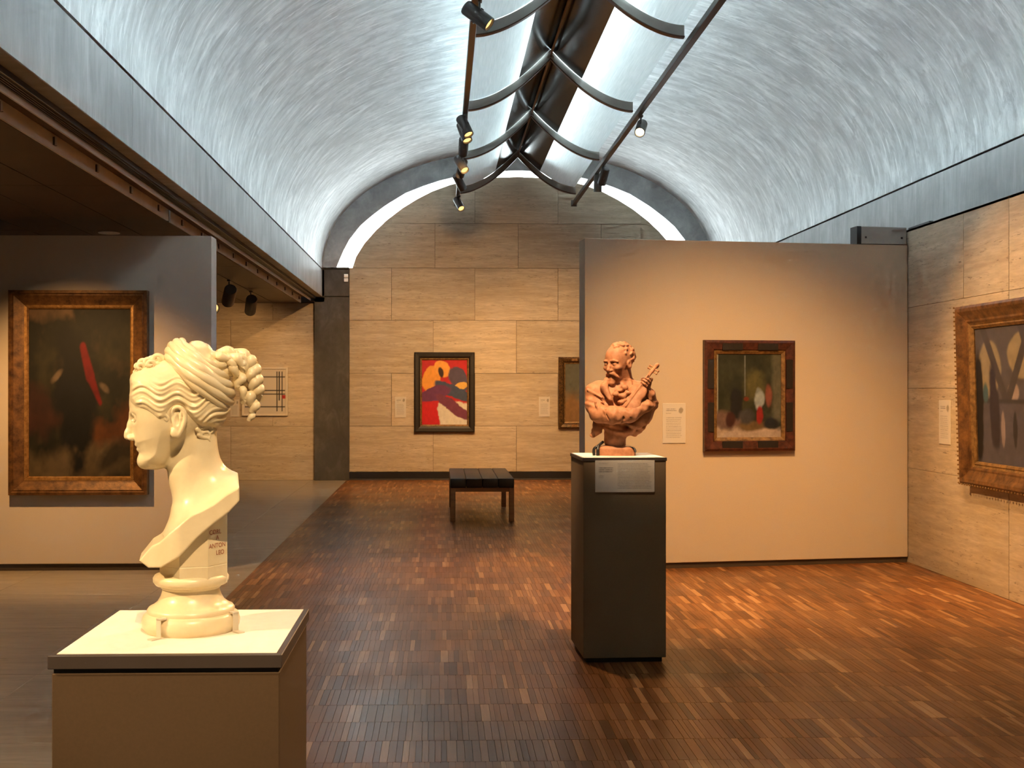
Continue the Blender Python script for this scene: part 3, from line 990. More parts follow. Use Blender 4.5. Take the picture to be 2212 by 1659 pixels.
E_X, N_B = (1, 0, 0), (0, -1, 0)
picture('framed_painting', (-3.118, 9.867, 1.543), E_X, N_B, 0.866, 1.444, 0.158, [
    ('frame', [(0.034, 0.002), (0.034, 0.045), (0.05, 0.05), (0.115, 0.075), (0.125, 0.072), (0.135, 0.085), (0.158, 0.08), (0.158, 0.002)], M['bronze_frame']),
    ('gilt_fillet', [(0.0, 0.016), (0.0, 0.03), (0.012, 0.045), (0.034, 0.048), (0.034, 0.016)], M['gold'])],
    tall_dark(), 'tall dark painting with a red streak in a wide bronze frame on the grey partition')
picture('framed_painting', (0.065, YB, 1.513), E_X, N_B, 0.775, 1.115, 0.132, [
    ('frame', [(0.03, 0.002), (0.03, 0.05), (0.06, 0.065), (0.115, 0.07), (0.132, 0.055), (0.132, 0.002)], M['black_frame']),
    ('gilt_fillet', [(0.0, 0.016), (0.0, 0.03), (0.02, 0.045), (0.03, 0.045), (0.03, 0.016)], M['gold_dull'])],
    colour_patches(), 'painting of red, orange, purple and white patches in a black frame on the end wall')
t, xf3 = picture('framed_painting', (2.51, YB, 1.503), E_X, N_B, 0.71, 1.0, 0.12, [
    ('frame', [(0.02, 0.002), (0.02, 0.03), (0.05, 0.06), (0.09, 0.075), (0.12, 0.05), (0.12, 0.002)], M['ornate']),
    ('gilt_fillet', [(0.0, 0.016), (0.0, 0.025), (0.02, 0.032), (0.02, 0.016)], M['gold_dull'])],
    ochre_study(), 'small ochre painting in an ornate frame half hidden behind the beige partition')
for sz in (-1, 1):
    for sx in (-0.2, 0.2):
        box('gold_corner_panel', sx - 0.05, sx + 0.05, -0.078, -0.06, sz * 0.57 - 0.022, sz * 0.57 + 0.022, M['gold'], t, 0.004, xf=xf3)
t, xf4 = picture('framed_painting', part_xf(1.531, 0.0, 1.516), pe, pn, 0.60, 0.735, 0.121, [
    ('frame', [(0.03, 0.002), (0.03, 0.04), (0.04, 0.05), (0.1, 0.06), (0.121, 0.05), (0.121, 0.002)], M['mahogany']),
    ('gilt_fillet', [(0.0, 0.016), (0.0, 0.028), (0.02, 0.04), (0.03, 0.042), (0.03, 0.016)], M['gold_dull'])],
    green_room(), 'painting of a dark green interior in a mahogany frame on the beige partition')
for (a, b2, c, d) in ((-0.26, -0.07, 0.40, 0.462), (0.07, 0.26, 0.40, 0.462), (-0.26, -0.07, -0.462, -0.40), (0.07, 0.26, -0.462, -0.40),
                      (-0.398, -0.336, 0.06, 0.32), (-0.398, -0.336, -0.32, -0.06), (0.336, 0.398, 0.06, 0.32), (0.336, 0.398, -0.32, -0.06)):
    box('inlay_panel', a, b2, -0.060, -0.045, c, d, M['black_frame'], t, 0.003, xf=xf4)
t, xf5 = picture('framed_painting', (XR, 8.09, 1.527), (0, -1, 0), (-1, 0, 0), 1.36, 1.04, 0.185, [
    ('frame', [(0.045, 0.002), (0.045, 0.05), (0.06, 0.06), (0.075, 0.058), (0.11, 0.075), (0.14, 0.095), (0.165, 0.10), (0.185, 0.085), (0.185, 0.002)], M['bronze_frame']),
    ('gilt_fillet', [(0.0, 0.016), (0.0, 0.03), (0.02, 0.045), (0.03, 0.040), (0.045, 0.052), (0.045, 0.016)], M['gold_dull'])],
    grey_structure(), 'large grey blue painting in a heavy gilded frame on the right wall', tilt=1.6)
bd = bpy.data.meshes.new('bead')
bmx = bmesh.new(); bmesh.ops.create_icosphere(bmx, subdivisions=1, radius=0.0085); bmx.to_mesh(bd); bmx.free()
bd.materials.append(M['gold_dull'])
for k in range(40):
    for w_, pos in ((0, (-0.865 + 0.0, -0.098, -0.70 + 1.4 * k / 39)), (1, (-0.85 + 1.7 * k / 39, -0.098, -0.705))):
        o = bpy.data.objects.new('bead', bd); col.objects.link(o); attach(o, t)
        o.location = xf5 @ Vector(pos)
picture('framed_painting', (-3.02, YB, 1.528), E_X, N_B, 0.72, 0.77, 0.032, [
    ('frame', [(0.0, 0.002), (0.0, 0.035), (0.032, 0.04), (0.032, 0.002)], M['ivory_frame'])],
    bar_grid(), 'pale canvas crossed by thin black bars in an ivory frame in the left bay')

def text_card(nu, nv, title, col_x=None, seed=1):
    P = Paint(nu, nv, (0.57, 0.52, 0.45), seed)
    r = np.random.default_rng(seed)
    def lines(x0, x1, y0, y1, n, c):
        for k in range(n):
            yc = y1 - (y1 - y0) * (k + 0.5) / n
            hh = (y1 - y0) / n * 0.3
            m = np.minimum(np.minimum(P.U - x0, x1 - r.random() * 0.12 * (x1 - x0) - P.U) * 30, (hh - np.abs(P.V - yc)) / hh * 2)
            P.lay(np.clip(m, 0, 1) * (0.45 + 0.55 * (r.random(P.U.shape) > 0.35)) * 0.8, c)
    title(P, lines)
    return P
def wall_title(P, lines):
    lines(0.12, 0.62, 0.80, 0.88, 2, (0.06, 0.055, 0.05)); lines(0.12, 0.4, 0.73, 0.77, 1, (0.25, 0.22, 0.18))
    lines(0.12, 0.86, 0.12, 0.66, 12, (0.32, 0.29, 0.25))
    P.blob(0.80, 0.82, 0.09, 0.08, (0.30, 0.26, 0.20), 0, 0.4, 0.6)
def ped_title(P, lines):
    lines(0.04, 0.24, 0.88, 0.94, 2, (0.32, 0.30, 0.27))
    lines(0.04, 0.31, 0.62, 0.80, 3, (0.04, 0.038, 0.035)); lines(0.04, 0.16, 0.44, 0.54, 3, (0.30, 0.27, 0.24))
    lines(0.36, 0.97, 0.10, 0.93, 17, (0.24, 0.22, 0.20))
def label_card(center, e, n, w, h, label, titl=wall_title, nu=60, nv=80, seed=5):
    xf = wall_xf(center, e, n)
    t = thing('label_card', xf @ Vector((0, 0, -h / 2)), label, 'label', 'printed museum label cards')
    box('card', -w / 2, w / 2, -0.006, -0.0005, -h / 2, h / 2, M['white'], t, 0.001, xf=xf)
    painted_sheet('printed_text', w - 0.003, h - 0.003, xf @ Matrix.Translation((0, -0.0075, 0)), text_card(nu, nv, titl, seed=seed), t, M['print'])
label_card((-0.695, YB, 1.256), E_X, N_B, 0.19, 0.36, 'white label card on the end wall left of the red and orange painting')
label_card((1.794, YB, 1.263), E_X, N_B, 0.19, 0.345, 'white label card on the end wall beside the half hidden ochre painting', seed=6)
label_card(part_xf(2.216, 0, 1.275), pe, pn, 0.208, 0.35, 'white label card with a small emblem on the beige partition', seed=7)
label_card((XR, 9.40, 1.295), (0, -1, 0), (-1, 0, 0), 0.21, 0.37, 'white label card on the right wall beside the gilded frame', seed=8)
label_card((-3.54, YB, 1.24), E_X, N_B, 0.15, 0.30, 'white label card beside the black bar canvas in the left bay', seed=9)

# ------------------------------------------------------------------ bench
bn = thing('upholstered_bench', (0.49, 14.25, 0), 'low oak bench with a black channelled leather cushion in front of the end wall', 'bench')
M['leather'] = plain('black_leather', (0.013, 0.010, 0.009), 0.42, var=0.2, scale=60, bmp=0.1)
M['bench_oak'] = plain('bench_oak', (0.27, 0.125, 0.05), 0.45, var=0.25, scale=3, stretch=(1, 1, 12))
cx0, cx1, cy0, cy1 = 0.112, 0.872, 13.37, 15.12
nb = 4
wch = (cx1 - cx0) / nb
cus = None
for k in range(nb):
    c = box('cushion_channel', cx0 + wch * k + 0.001, cx0 + wch * (k + 1) - 0.001, cy0, cy1, 0.402, 0.512, M['leather'], bn, 0.010, 3)
for (a, b2, c, d) in ((0.15, 0.835, 13.40, 13.43), (0.15, 0.835, 15.06, 15.09)):
    box('apron', a, b2, c, d, 0.352, 0.402, M['bench_oak'], bn, 0.002)
for (a, b2) in ((0.118, 0.15), (0.835, 0.867)):
    box('apron', a, b2, 13.43, 15.06, 0.352, 0.402, M['bench_oak'], bn, 0.002)
for lx in (0.113, 0.809):
    for ly in (13.385, 15.045):
        box('leg', lx, lx + 0.062, ly, ly + 0.062, 0.0, 0.402, M['bench_oak'], bn, 0.003)

# ------------------------------------------------------------------ pedestals
p1 = thing('display_pedestal', (-0.574, 2.614, 0), 'taupe square pedestal under the white marble bust', 'pedestal')
box('body', -0.811, -0.338, 2.378, 2.853, 0.03, 0.985, M['pedestal'], p1, 0.002)
box('plinth_recess', -0.79, -0.36, 2.40, 2.83, 0.0, 0.03, M['black_metal'], p1)
box('top_edge', -0.818, -0.332, 2.371, 2.860, 0.995, 1.0235, M['pedestal_edge'], p1, 0.0015)
box('edge_reveal', -0.808, -0.342, 2.381, 2.850, 0.985, 0.995, M['dark_gap'], p1)
box('top_card', -0.803, -0.345, 2.385, 2.850, 1.0235, 1.0245, M['pedestal_top'], p1)
p2 = thing('display_pedestal', (1.052, 6.715, 0), 'slim taupe pedestal under the terracotta bust', 'pedestal')
R2 = Matrix.Translation((1.052, 6.722, 0)) @ Matrix.Rotation(math.radians(1.8), 4, 'Z')
box('body', -0.240, 0.240, -0.243, 0.243, 0.028, 1.162, M['pedestal_lit'], p2, 0.002, xf=R2)
box('plinth_recess', -0.22, 0.22, -0.223, 0.223, 0.0, 0.028, M['dark_gap'], p2, xf=R2)
box('top_edge', -0.245, 0.245, -0.248, 0.248, 1.162, 1.181, M['pedestal_edge'], p2, 0.0015, xf=R2)
box('top_card', -0.236, 0.236, -0.239, 0.239, 1.181, 1.182, M['pedestal_top'], p2, xf=R2)
c0 = R2 @ Vector((0.0, -0.2438, 1.074)); er = R2.to_3x3() @ Vector((1, 0, 0)); nr = R2.to_3x3() @ Vector((0, -1, 0))
label_card(tuple(c0), er, nr, 0.345, 0.184, 'wide label card on the front of the slim taupe pedestal', ped_title, 150, 90, 12)

# ------------------------------------------------------------------ spotlights
def spot_fixture(mount, target, power, label, stem=0.125, length=0.25, rad=0.06, cone=48, blend=0.7, lens='lens', group='track spotlights', gain=True, color=WARM):
    mount = Vector(mount); target = Vector(target)
    t = thing('track_spotlight', mount, label, 'spotlight', group)
    box('mount', mount.x - 0.02, mount.x + 0.02, mount.y - 0.045, mount.y + 0.045, mount.z - 0.022, mount.z, M['fixture'], t, 0.003)
    piv = mount - Vector((0, 0, 0.022 + stem))
    tube('stem', [tuple(mount - Vector((0, 0, 0.02))), tuple(piv)], 0.009, M['fixture'], t, 8)
    d = (target - piv).normalized()
    rot = d.to_track_quat('Z', 'Y').to_matrix().to_4x4()
    xf = Matrix.Translation(piv - d * 0.02) @ rot
    L = length
    lathe('housing', [(rad * 0.55, -L * 0.5), (rad * 0.9, -L * 0.5), (rad, -L * 0.45), (rad, L * 0.5), (rad * 0.86, L * 0.5), (rad * 0.80, L * 0.40), (0.001, L * 0.40)], M['fixture'], t, 24, xf=xf)
    lathe('lens', [(0.001, L * 0.41), (rad * 0.78, L * 0.41), (rad * 0.78, L * 0.425), (0.001, L * 0.43)], M[lens], t, 24, xf=xf)
    box('yoke', -0.008, 0.008, -rad - 0.008, rad + 0.008, -0.012, 0.012, M['fixture'], t, xf=xf)
    ld = bpy.data.lights.new('spot_beam', 'SPOT')
    ld.energy = power * SPOT_GAIN
    ld.color = color
    ld.spot_size = math.radians(cone); ld.spot_blend = blend
    ld.shadow_soft_size = 0.035
    lo = bpy.data.objects.new('spot_beam', ld); col.objects.link(lo)
    lo.matrix_world = xf @ Matrix.Translation((0, 0, L * 0.5 + 0.01)) @ Matrix.Rotation(math.pi, 4, 'X')
    lo.parent = t
    lo.matrix_parent_inverse = Matrix.Translation(mount).inverted()
    return t

LX, RXX, RZ = RX - 0.985, RX + 0.985, 4.67
TB = (1.03, 6.72, 1.6)
# left rail, nearest first
spot_fixture((LX, -0.3, RZ), (-0.56, 2.62, 1.4), 820, 'spotlight on the left rail behind the viewpoint lighting the marble bust', cone=24, color=(1.0, 0.68, 0.36))
spot_fixture((LX, 4.7, RZ), (1.0, 6.72, 1.86), 1500, 'grey spotlight on the left reflector rail above the viewpoint', cone=23, color=(1.0, 0.66, 0.34))
spot_fixture((LX, 7.45, RZ), (1.05, 6.75, 1.55), 240, 'grey spotlight on the left rail just out of the top of view', cone=44)
spot_fixture((LX + 0.03, 8.95, RZ - 0.001), (4.2, 8.0, 1.35), 1200, 'large grey spotlight at the top of the left rail, nearest in view', cone=44, blend=0.9)
spot_fixture((LX, 12.75, RZ), (2.1, 10.9, 0.2), 260, 'second spotlight along the left rail with a glowing face', cone=36)
spot_fixture((LX, 13.05, RZ), (1.7, 11.2, 0.2), 160, 'third spotlight along the left rail tucked behind a glowing one', cone=36)
spot_fixture((LX, 13.8, RZ), (0.1, 19.5, 0.4), 680, 'fourth spotlight along the left rail turned towards the end wall', cone=90, blend=1.0)
spot_fixture((LX, 14.9, RZ), (2.4, 12.0, 0.3), 110, 'fifth spotlight along the left rail aimed across the room', cone=46)
spot_fixture((LX, 15.2, RZ), (-0.9, 19.5, 0.4), 560, 'sixth spotlight along the left rail turned away to the end wall', cone=74, blend=1.0)
spot_fixture((LX, 16.2, RZ), (2.6, 19.5, 0.6), 330, 'seventh spotlight along the left rail aimed at the end wall', cone=76, blend=1.0)
spot_fixture((LX + 0.02, 18.1, RZ), (2.2, 14.5, 0.3), 60, 'last spotlight at the far end of the left rail', cone=46)
# right rail
spot_fixture((RXX, 5.9, RZ), (-0.45, 2.6, 1.1), 760, 'spotlight on the right rail turned back towards the marble bust', cone=24)
spot_fixture((RXX, 6.6, RZ), (2.5, 9.6, 0.05), 1150, 'spotlight on the right rail above the beige partition', cone=68, blend=1.0)
spot_fixture((RXX, 5.2, RZ), (3.4, 8.6, 0.0), 450, 'spotlight on the right rail above the right part of the floor', cone=70, blend=1.0)
spot_fixture((RXX + 0.02, 12.75, RZ), (0.25, 6.8, 0.0), 800, 'brightly glowing spotlight on the right rail facing the viewer', lens='lens_hot', cone=62, blend=0.45)
spot_fixture((RXX + 0.02, 15.7, RZ), (1.6, 19.5, 0.5), 360, 'rear brown lit spotlight on the far right rail', cone=76, blend=1.0)
spot_fixture((RXX + 0.02, 16.25, RZ), (2.2, 16.9, 0.0), 120, 'spotlight pointing straight down on the far right rail', cone=60)
# left bay
spot_fixture((-3.34, 8.15, 3.05), (-3.05, 9.87, 0.75), 330, 'spotlight at the left edge of view lighting the tall dark painting', cone=84, blend=1.0)
spot_fixture((-2.87, 1.6, 3.05), (-0.56, 2.62, 1.42), 420, 'bay ceiling spotlight lighting the marble bust from the left', cone=40, color=(1.0, 0.68, 0.36))
spot_fixture((-2.87, 15.4, 3.05), (-3.5, 17.4, 1.9), 75, 'nearer of the two dark spotlights under the far bay ceiling', stem=0.2, length=0.36, rad=0.085, cone=70)
spot_fixture((-2.87, 17.15, 3.05), (-3.4, 19.3, 1.7), 80, 'farther of the two dark spotlights under the far bay ceiling', stem=0.2, length=0.36, rad=0.085, cone=80)
spot_fixture((-2.87, 14.2, 3.05), (-2.3, 13.2, 2.2), 12, 'drooping dark spotlight peeking past the edge of the grey partition', stem=0.42, length=0.26, rad=0.075, cone=60)
dl = thing('recessed_downlight', (-3.13, 10.75, 3.05), 'warm recessed downlight in the bay ceiling above the grey partition', 'downlight')
lathe('trim_ring', [(0.075, -0.006), (0.10, -0.006), (0.10, 0.0), (0.075, 0.0)], M['white_trim'], dl, 28, (-3.13, 10.75, 3.05))
lathe('lamp_disc', [(0.001, -0.004), (0.085, -0.004), (0.085, 0.0), (0.001, 0.0)], M['lens_hot'], dl, 28, (-3.13, 10.75, 3.049))
# small sensor box on the far column
sb = thing('sensor_box', (-1.63, YB - 0.06, 3.46), 'small white sensor box on the far concrete column', 'sensor')
for k in range(2):
    box('case', -1.66, -1.59, YB - 0.10, YB - 0.06, 3.41 + 0.07 * k, 3.47 + 0.07 * k, M['white_trim'], sb, 0.004)
# ------------------------------------------------------------------ carved figures: signed distance fields turned into meshes
class Vol:
    def __init__(self, lo, hi, h):
        self.lo = np.array(lo, float); self.h = h
        n = np.ceil((np.array(hi) - self.lo) / h).astype(int) + 1
        self.ax = [(self.lo[i] + h * np.arange(n[i])).astype(np.float32) for i in range(3)]
        self.F = np.full(tuple(n), 0.5, dtype=np.float32)
    def blk(self, lo, hi):
        sl = []
        for i in range(3):
            a = int(np.clip(math.floor((lo[i] - self.lo[i]) / self.h), 0, len(self.ax[i]) - 1))
            b = int(np.clip(math.ceil((hi[i] - self.lo[i]) / self.h) + 1, a + 1, len(self.ax[i])))
            sl.append(slice(a, b))
        X = self.ax[0][sl[0]][:, None, None]; Y = self.ax[1][sl[1]][None, :, None]; Z = self.ax[2][sl[2]][None, None, :]
        return tuple(sl), X, Y, Z
    def put(self, fn, lo, hi, k=0.0, cut=False):
        sl, X, Y, Z = self.blk(lo, hi)
        d = fn(X, Y, Z).astype(np.float32)
        a = self.F[sl]
        if cut:
            if k > 0:
                h = np.maximum(k - np.abs(a + d), 0) / k
                self.F[sl] = np.maximum(a, -d) + h * h * k * 0.25
            else: self.F[sl] = np.maximum(a, -d)
        else:
            if k > 0:
                h = np.maximum(k - np.abs(a - d), 0) / k
                self.F[sl] = np.minimum(a, d) - h * h * k * 0.25
            else: self.F[sl] = np.minimum(a, d)
    def ell(self, c, r, k=0.0, cut=False, R=None):
        c = np.array(c, float); r = np.array(r, float)
        m = max(r) + k + 0.01
        def fn(X, Y, Z):
            x, y, z = X - c[0], Y - c[1], Z - c[2]
            if R is not None:
                x, y, z = (R[0][0] * x + R[0][1] * y + R[0][2] * z, R[1][0] * x + R[1][1] * y + R[1][2] * z, R[2][0] * x + R[2][1] * y + R[2][2] * z)
            k0 = np.sqrt((x / r[0]) ** 2 + (y / r[1]) ** 2 + (z / r[2]) ** 2)
            k1 = np.sqrt((x / r[0] ** 2) ** 2 + (y / r[1] ** 2) ** 2 + (z / r[2] ** 2) ** 2) + 1e-9
            return k0 * (k0 - 1) / k1
        self.put(fn, c - m, c + m, k, cut)
    def cap(self, a, b, ra, rb=None, k=0.0, cut=False):
        rb = ra if rb is None else rb
        a = np.array(a, float); b = np.array(b, float)
        m = max(ra, rb) + k + 0.01
        ba = b - a; L2 = float(ba.dot(ba)) + 1e-12
        def fn(X, Y, Z):
            x, y, z = X - a[0], Y - a[1], Z - a[2]
            t = np.clip((x * ba[0] + y * ba[1] + z * ba[2]) / L2, 0, 1)
            return np.sqrt((x - t * ba[0]) ** 2 + (y - t * ba[1]) ** 2 + (z - t * ba[2]) ** 2) - (ra + (rb - ra) * t)
        self.put(fn, np.minimum(a, b) - m, np.maximum(a, b) + m, k, cut)
    def chain(self, pts, rad, k=0.0, cut=False):
        for i in range(len(pts) - 1): self.cap(pts[i], pts[i + 1], rad[i], rad[i + 1], k, cut)
    def mesh(self):
        F = self.F; h = self.h
        ins = F < 0
        s = ins[:-1, :-1, :-1].astype(np.int8)
        cnt = np.zeros_like(s)
        for i in (0, 1):
            for j in (0, 1):
                for l in (0, 1):
                    cnt += ins[i:ins.shape[0] - 1 + i, j:ins.shape[1] - 1 + j, l:ins.shape[2] - 1 + l]
        act = (cnt > 0) & (cnt < 8)
        idx = np.argwhere(act)
        ids = np.full(act.shape, -1, dtype=np.int64)
        ids[act] = np.arange(len(idx))
        corners = [(i, j, l) for i in (0, 1) for j in (0, 1) for l in (0, 1)]
        val = {c: F[idx[:, 0] + c[0], idx[:, 1] + c[1], idx[:, 2] + c[2]] for c in corners}
        acc = np.zeros((len(idx), 3)); n = np.zeros(len(idx))
        for a in corners:
            for ax in range(3):
                if a[ax] == 1: continue
                b = list(a); b[ax] = 1; b = tuple(b)
                va, vb = val[a], val[b]
                m = (va < 0) != (vb < 0)
                t = np.where(m, va / np.where(m, va - vb, 1.0), 0)
                for q in range(3):
                    p = np.full(len(idx), float(a[q]))
                    if q == ax: p = t
                    acc[:, q] += np.where(m, p, 0)
                n += m
        pos = self.lo + (idx + acc / n[:, None]) * h
        faces = []
        for ax in range(3):
            sl0 = [slice(1, -1)] * 3; sl1 = [slice(1, -1)] * 3
            sl0[ax] = slice(0, -1); sl1[ax] = slice(1, None)
            a, b = ins[tuple(sl0)], ins[tuple(sl1)]
            e = np.argwhere(a != b)
            sgn = a[tuple(e.T)]
            off = np.ones(3, int); off[ax] = 0
            e = e + off
            u, v = [(1, 2), (2, 0), (0, 1)][ax]
            du = np.zeros(3, int); du[u] = 1
            dv = np.zeros(3, int); dv[v] = 1
            q = [e - du - dv, e - dv, e, e - du]
            q = np.stack([ids[tuple(p.T)] for p in q], 1)
            q[~sgn] = q[~sgn][:, ::-1]
            faces.append(q[(q >= 0).all(1)])
        return pos, np.concatenate(faces)

def np_mesh(name, pos, faces, mat, parent):
    me = bpy.data.meshes.new(name)
    me.vertices.add(len(pos)); me.vertices.foreach_set('co', np.asarray(pos, dtype=np.float32).ravel())
    n = len(faces)
    me.loops.add(n * 4); me.loops.foreach_set('vertex_index', faces.astype(np.int32).ravel())
    me.polygons.add(n)
    me.polygons.foreach_set('loop_start', np.arange(0, n * 4, 4, dtype=np.int32))
    me.polygons.foreach_set('loop_total', np.full(n, 4, dtype=np.int32))
    me.update(calc_edges=True); me.validate()
    return link(name, me, mat, parent, True, sharp=False)

def poly2d(pts, U, W):
    """signed distance to a closed 2D polygon (negative inside) on the grid U x W"""
    P = np.asarray(pts, np.float32)
    d = np.full((len(U), len(W)), 1e9, np.float32)
    inside = np.zeros((len(U), len(W)), bool)
    u = U[:, None]; w = W[None, :]
    for i in range(len(P)):
        a, b = P[i], P[(i + 1) % len(P)]
        e = b - a
        t = np.clip(((u - a[0]) * e[0] + (w - a[1]) * e[1]) / (e.dot(e) + 1e-12), 0, 1)
        d = np.minimum(d, (u - a[0] - t * e[0]) ** 2 + (w - a[1] - t * e[1]) ** 2)
        c = ((a[1] > w) != (b[1] > w)) & (u < (b[0] - a[0]) * (w - a[1]) / (b[1] - a[1] + 1e-12) + a[0])
        inside ^= c
    d = np.sqrt(d)
    return np.where(inside, -d, d)

def sstep(x, a, b):
    t = np.clip((x - a) / (b - a), 0, 1)
    return t * t * (3 - 2 * t)

# ------------------------------------------------------------------ marble bust (u right, v away, w up; face to the left)
def marble_mat():
    m, nt, b = nmat('cream_marble', 0.30, spec=0.5)
    n = noise(nt, objco(nt), 9, 5, 0.6, 0.6)
    nt.links.new(ramp(nt, n, [(0.3, (0.70, 0.585, 0.37)), (0.6, (0.79, 0.68, 0.455)), (0.8, (0.83, 0.74, 0.53))]), b.inputs['Base Color'])
    return m
M['marble'] = marble_mat()
M['clip'] = plain('clear_clip', (0.62, 0.56, 0.44), 0.3, var=0.05)
M['ink'] = plain('inscription_red', (0.36, 0.11, 0.06), 0.7)

BS = 1.066e-3
def Q(px, py): return ((px - 412) * BS, (1377 - py) * BS)
def Q3(px, py, v=0.0): a = Q(px, py); return (a[0], v, a[1])
BUST_LOC = Vector((-0.577, 2.628, 1.0245))
ang = math.atan2(-BUST_LOC.x, BUST_LOC.y)                 # turn so the profile squarely faces the viewpoint
BXF = Matrix.Translation(BUST_LOC) @ Matrix.Rotation(ang, 4, 'Z') @ Matrix.Scale(0.97, 4)
mb = thing('marble_bust', BUST_LOC, 'cream marble bust of a woman in profile with bound curly hair', 'bust')
BX4 = np.array(BXF)
def to_world(pos): return pos @ BX4[:3, :3].T + BX4[:3, 3]
def bust_part(name, v, f, mat=None, parent=None):
    v = to_world(np.asarray(v, float))
    return mesh(name, v, f, mat or M['marble'], parent or mb, True)

HV = 0.0019
vol = Vol((-0.165, -0.125, 0.12), (0.125, 0.125, 0.70), HV)
U, W = vol.ax[0], vol.ax[2]
face_pts = [(285, 816), (281.5, 838), (279.5, 860), (279, 878), (281.5, 897), (284, 915), (287, 932), (289.5, 950), (291, 960), (295, 968), (298, 976), (300.5, 984), (299.8, 994),
            (301, 1003), (306, 1011), (316, 1017.5), (331, 1020), (348, 1018), (362, 1010), (385, 985), (420, 960), (455, 938), (474, 920), (487, 895), (494, 868), (492, 838), (478, 806), (452, 782), (418, 770), (378, 774), (340, 785), (305, 799)]
fp = catmull([Q(*p) for p in face_pts], 4, True)
DH = -poly2d(fp, U, W)
def half_width(Wz):
    # jaw narrower than skull
    w = Wz[None, :]
    z0, z1 = Q(0, 1020)[1], Q(0, 900)[1]
    return 0.050 + 0.024 * sstep(w, z0, z1)
RH = 0.070
def head_sdf(X, Y, Z, extra=None, sl=None):
    D = DH[sl[0]][:, sl[2]][:, None, :]
    hw = half_width(W[sl[2]])[:, None, :]
    r = np.sqrt(np.maximum(RH - D, 0) ** 2 + (Y * RH / hw) ** 2) - RH
    return r * np.minimum(hw / RH, 1.0)
lo_h, hi_h = (-0.165, -0.125, Q(0, 1040)[1]), (0.125, 0.125, Q(0, 745)[1])
slh, Xh, Yh, Zh = vol.blk(lo_h, hi_h)
HEAD = head_sdf(Xh, Yh, Zh, sl=slh).astype(np.float32)
vol.F[slh] = np.minimum(vol.F[slh], HEAD)
# neck
neck = [(362, 1000), (361, 1028), (362.4, 1041), (366, 1059), (373, 1080), (377, 1093), (380, 1112), (400, 1150), (440, 1120), (500, 1075), (505, 1046), (492, 1030), (483, 1015), (476, 997), (471, 976), (468, 950), (465, 925), (440, 900), (390, 930)]
DN = -poly2d(catmull([Q(*p) for p in neck], 4, True), U, W)
def neck_sdf(X, Y, Z, sl):
    D = DN[sl[0]][:, sl[2]][:, None, :]
    R = 0.052
    return np.sqrt(np.maximum(R - D, 0) ** 2 + Y ** 2) - R
sl, X_, Y_, Z_ = vol.blk((-0.165, -0.125, Q(0, 1160)[1]), (0.125, 0.125, Q(0, 890)[1]))
dn = neck_sdf(X_, Y_, Z_, sl); a = vol.F[sl]; k = 0.012
hh = np.maximum(k - np.abs(a - dn), 0) / k
vol.F[sl] = np.minimum(a, dn) - hh * hh * k * 0.25
# cut shoulder slab
slab = [(302, 1213), (329, 1180), (345, 1172), (368, 1150), (392, 1131), (414, 1115), (434, 1106), (460, 1092), (486, 1072), (512, 1056), (514, 1084), (492, 1108), (458, 1133), (427, 1159), (388, 1201), (349, 1226), (322, 1228)]
DS = -poly2d([Q(*p) for p in slab], U, W)
sl, X_, Y_, Z_ = vol.blk((-0.165, -0.125, 0.12), (0.125, 0.125, Q(0, 1000)[1]))
D = DS[sl[0]][:, sl[2]][:, None, :]
hw = 0.108 - 0.05 * sstep(-X_, 0.02, 0.13)                 # narrows to a point at the breast
q1, q2 = -D + 0.004, np.abs(Y_) - hw + 0.004
ds = (np.minimum(np.maximum(q1, q2), 0) + np.sqrt(np.maximum(q1, 0) ** 2 + np.maximum(q2, 0) ** 2) - 0.004).astype(np.float32)
a = vol.F[sl]; k = 0.085
hh = np.maximum(k - np.abs(a - ds), 0) / k
hh = hh * (Z_ > Q(0, 1235)[1])
un = np.minimum(a, ds) - hh * hh * k * 0.25
# keep the underside and the side cut crisp: only blend above the slab's upper edge and inside its width
low = poly2d([Q(*p) for p in [(250, 1215), (302, 1213), (322, 1228), (349, 1226), (388, 1201), (427, 1159), (458, 1133), (492, 1108), (514, 1084), (560, 1050), (560, 1400), (250, 1400)]], U, W)
un = np.maximum(un, -low[sl[0]][:, sl[2]][:, None, :])
un = np.maximum(un, np.abs(Y_) - hw)
un = np.maximum(un, X_ - Q(514, 0)[0])
vol.F[sl] = un.astype(np.float32)
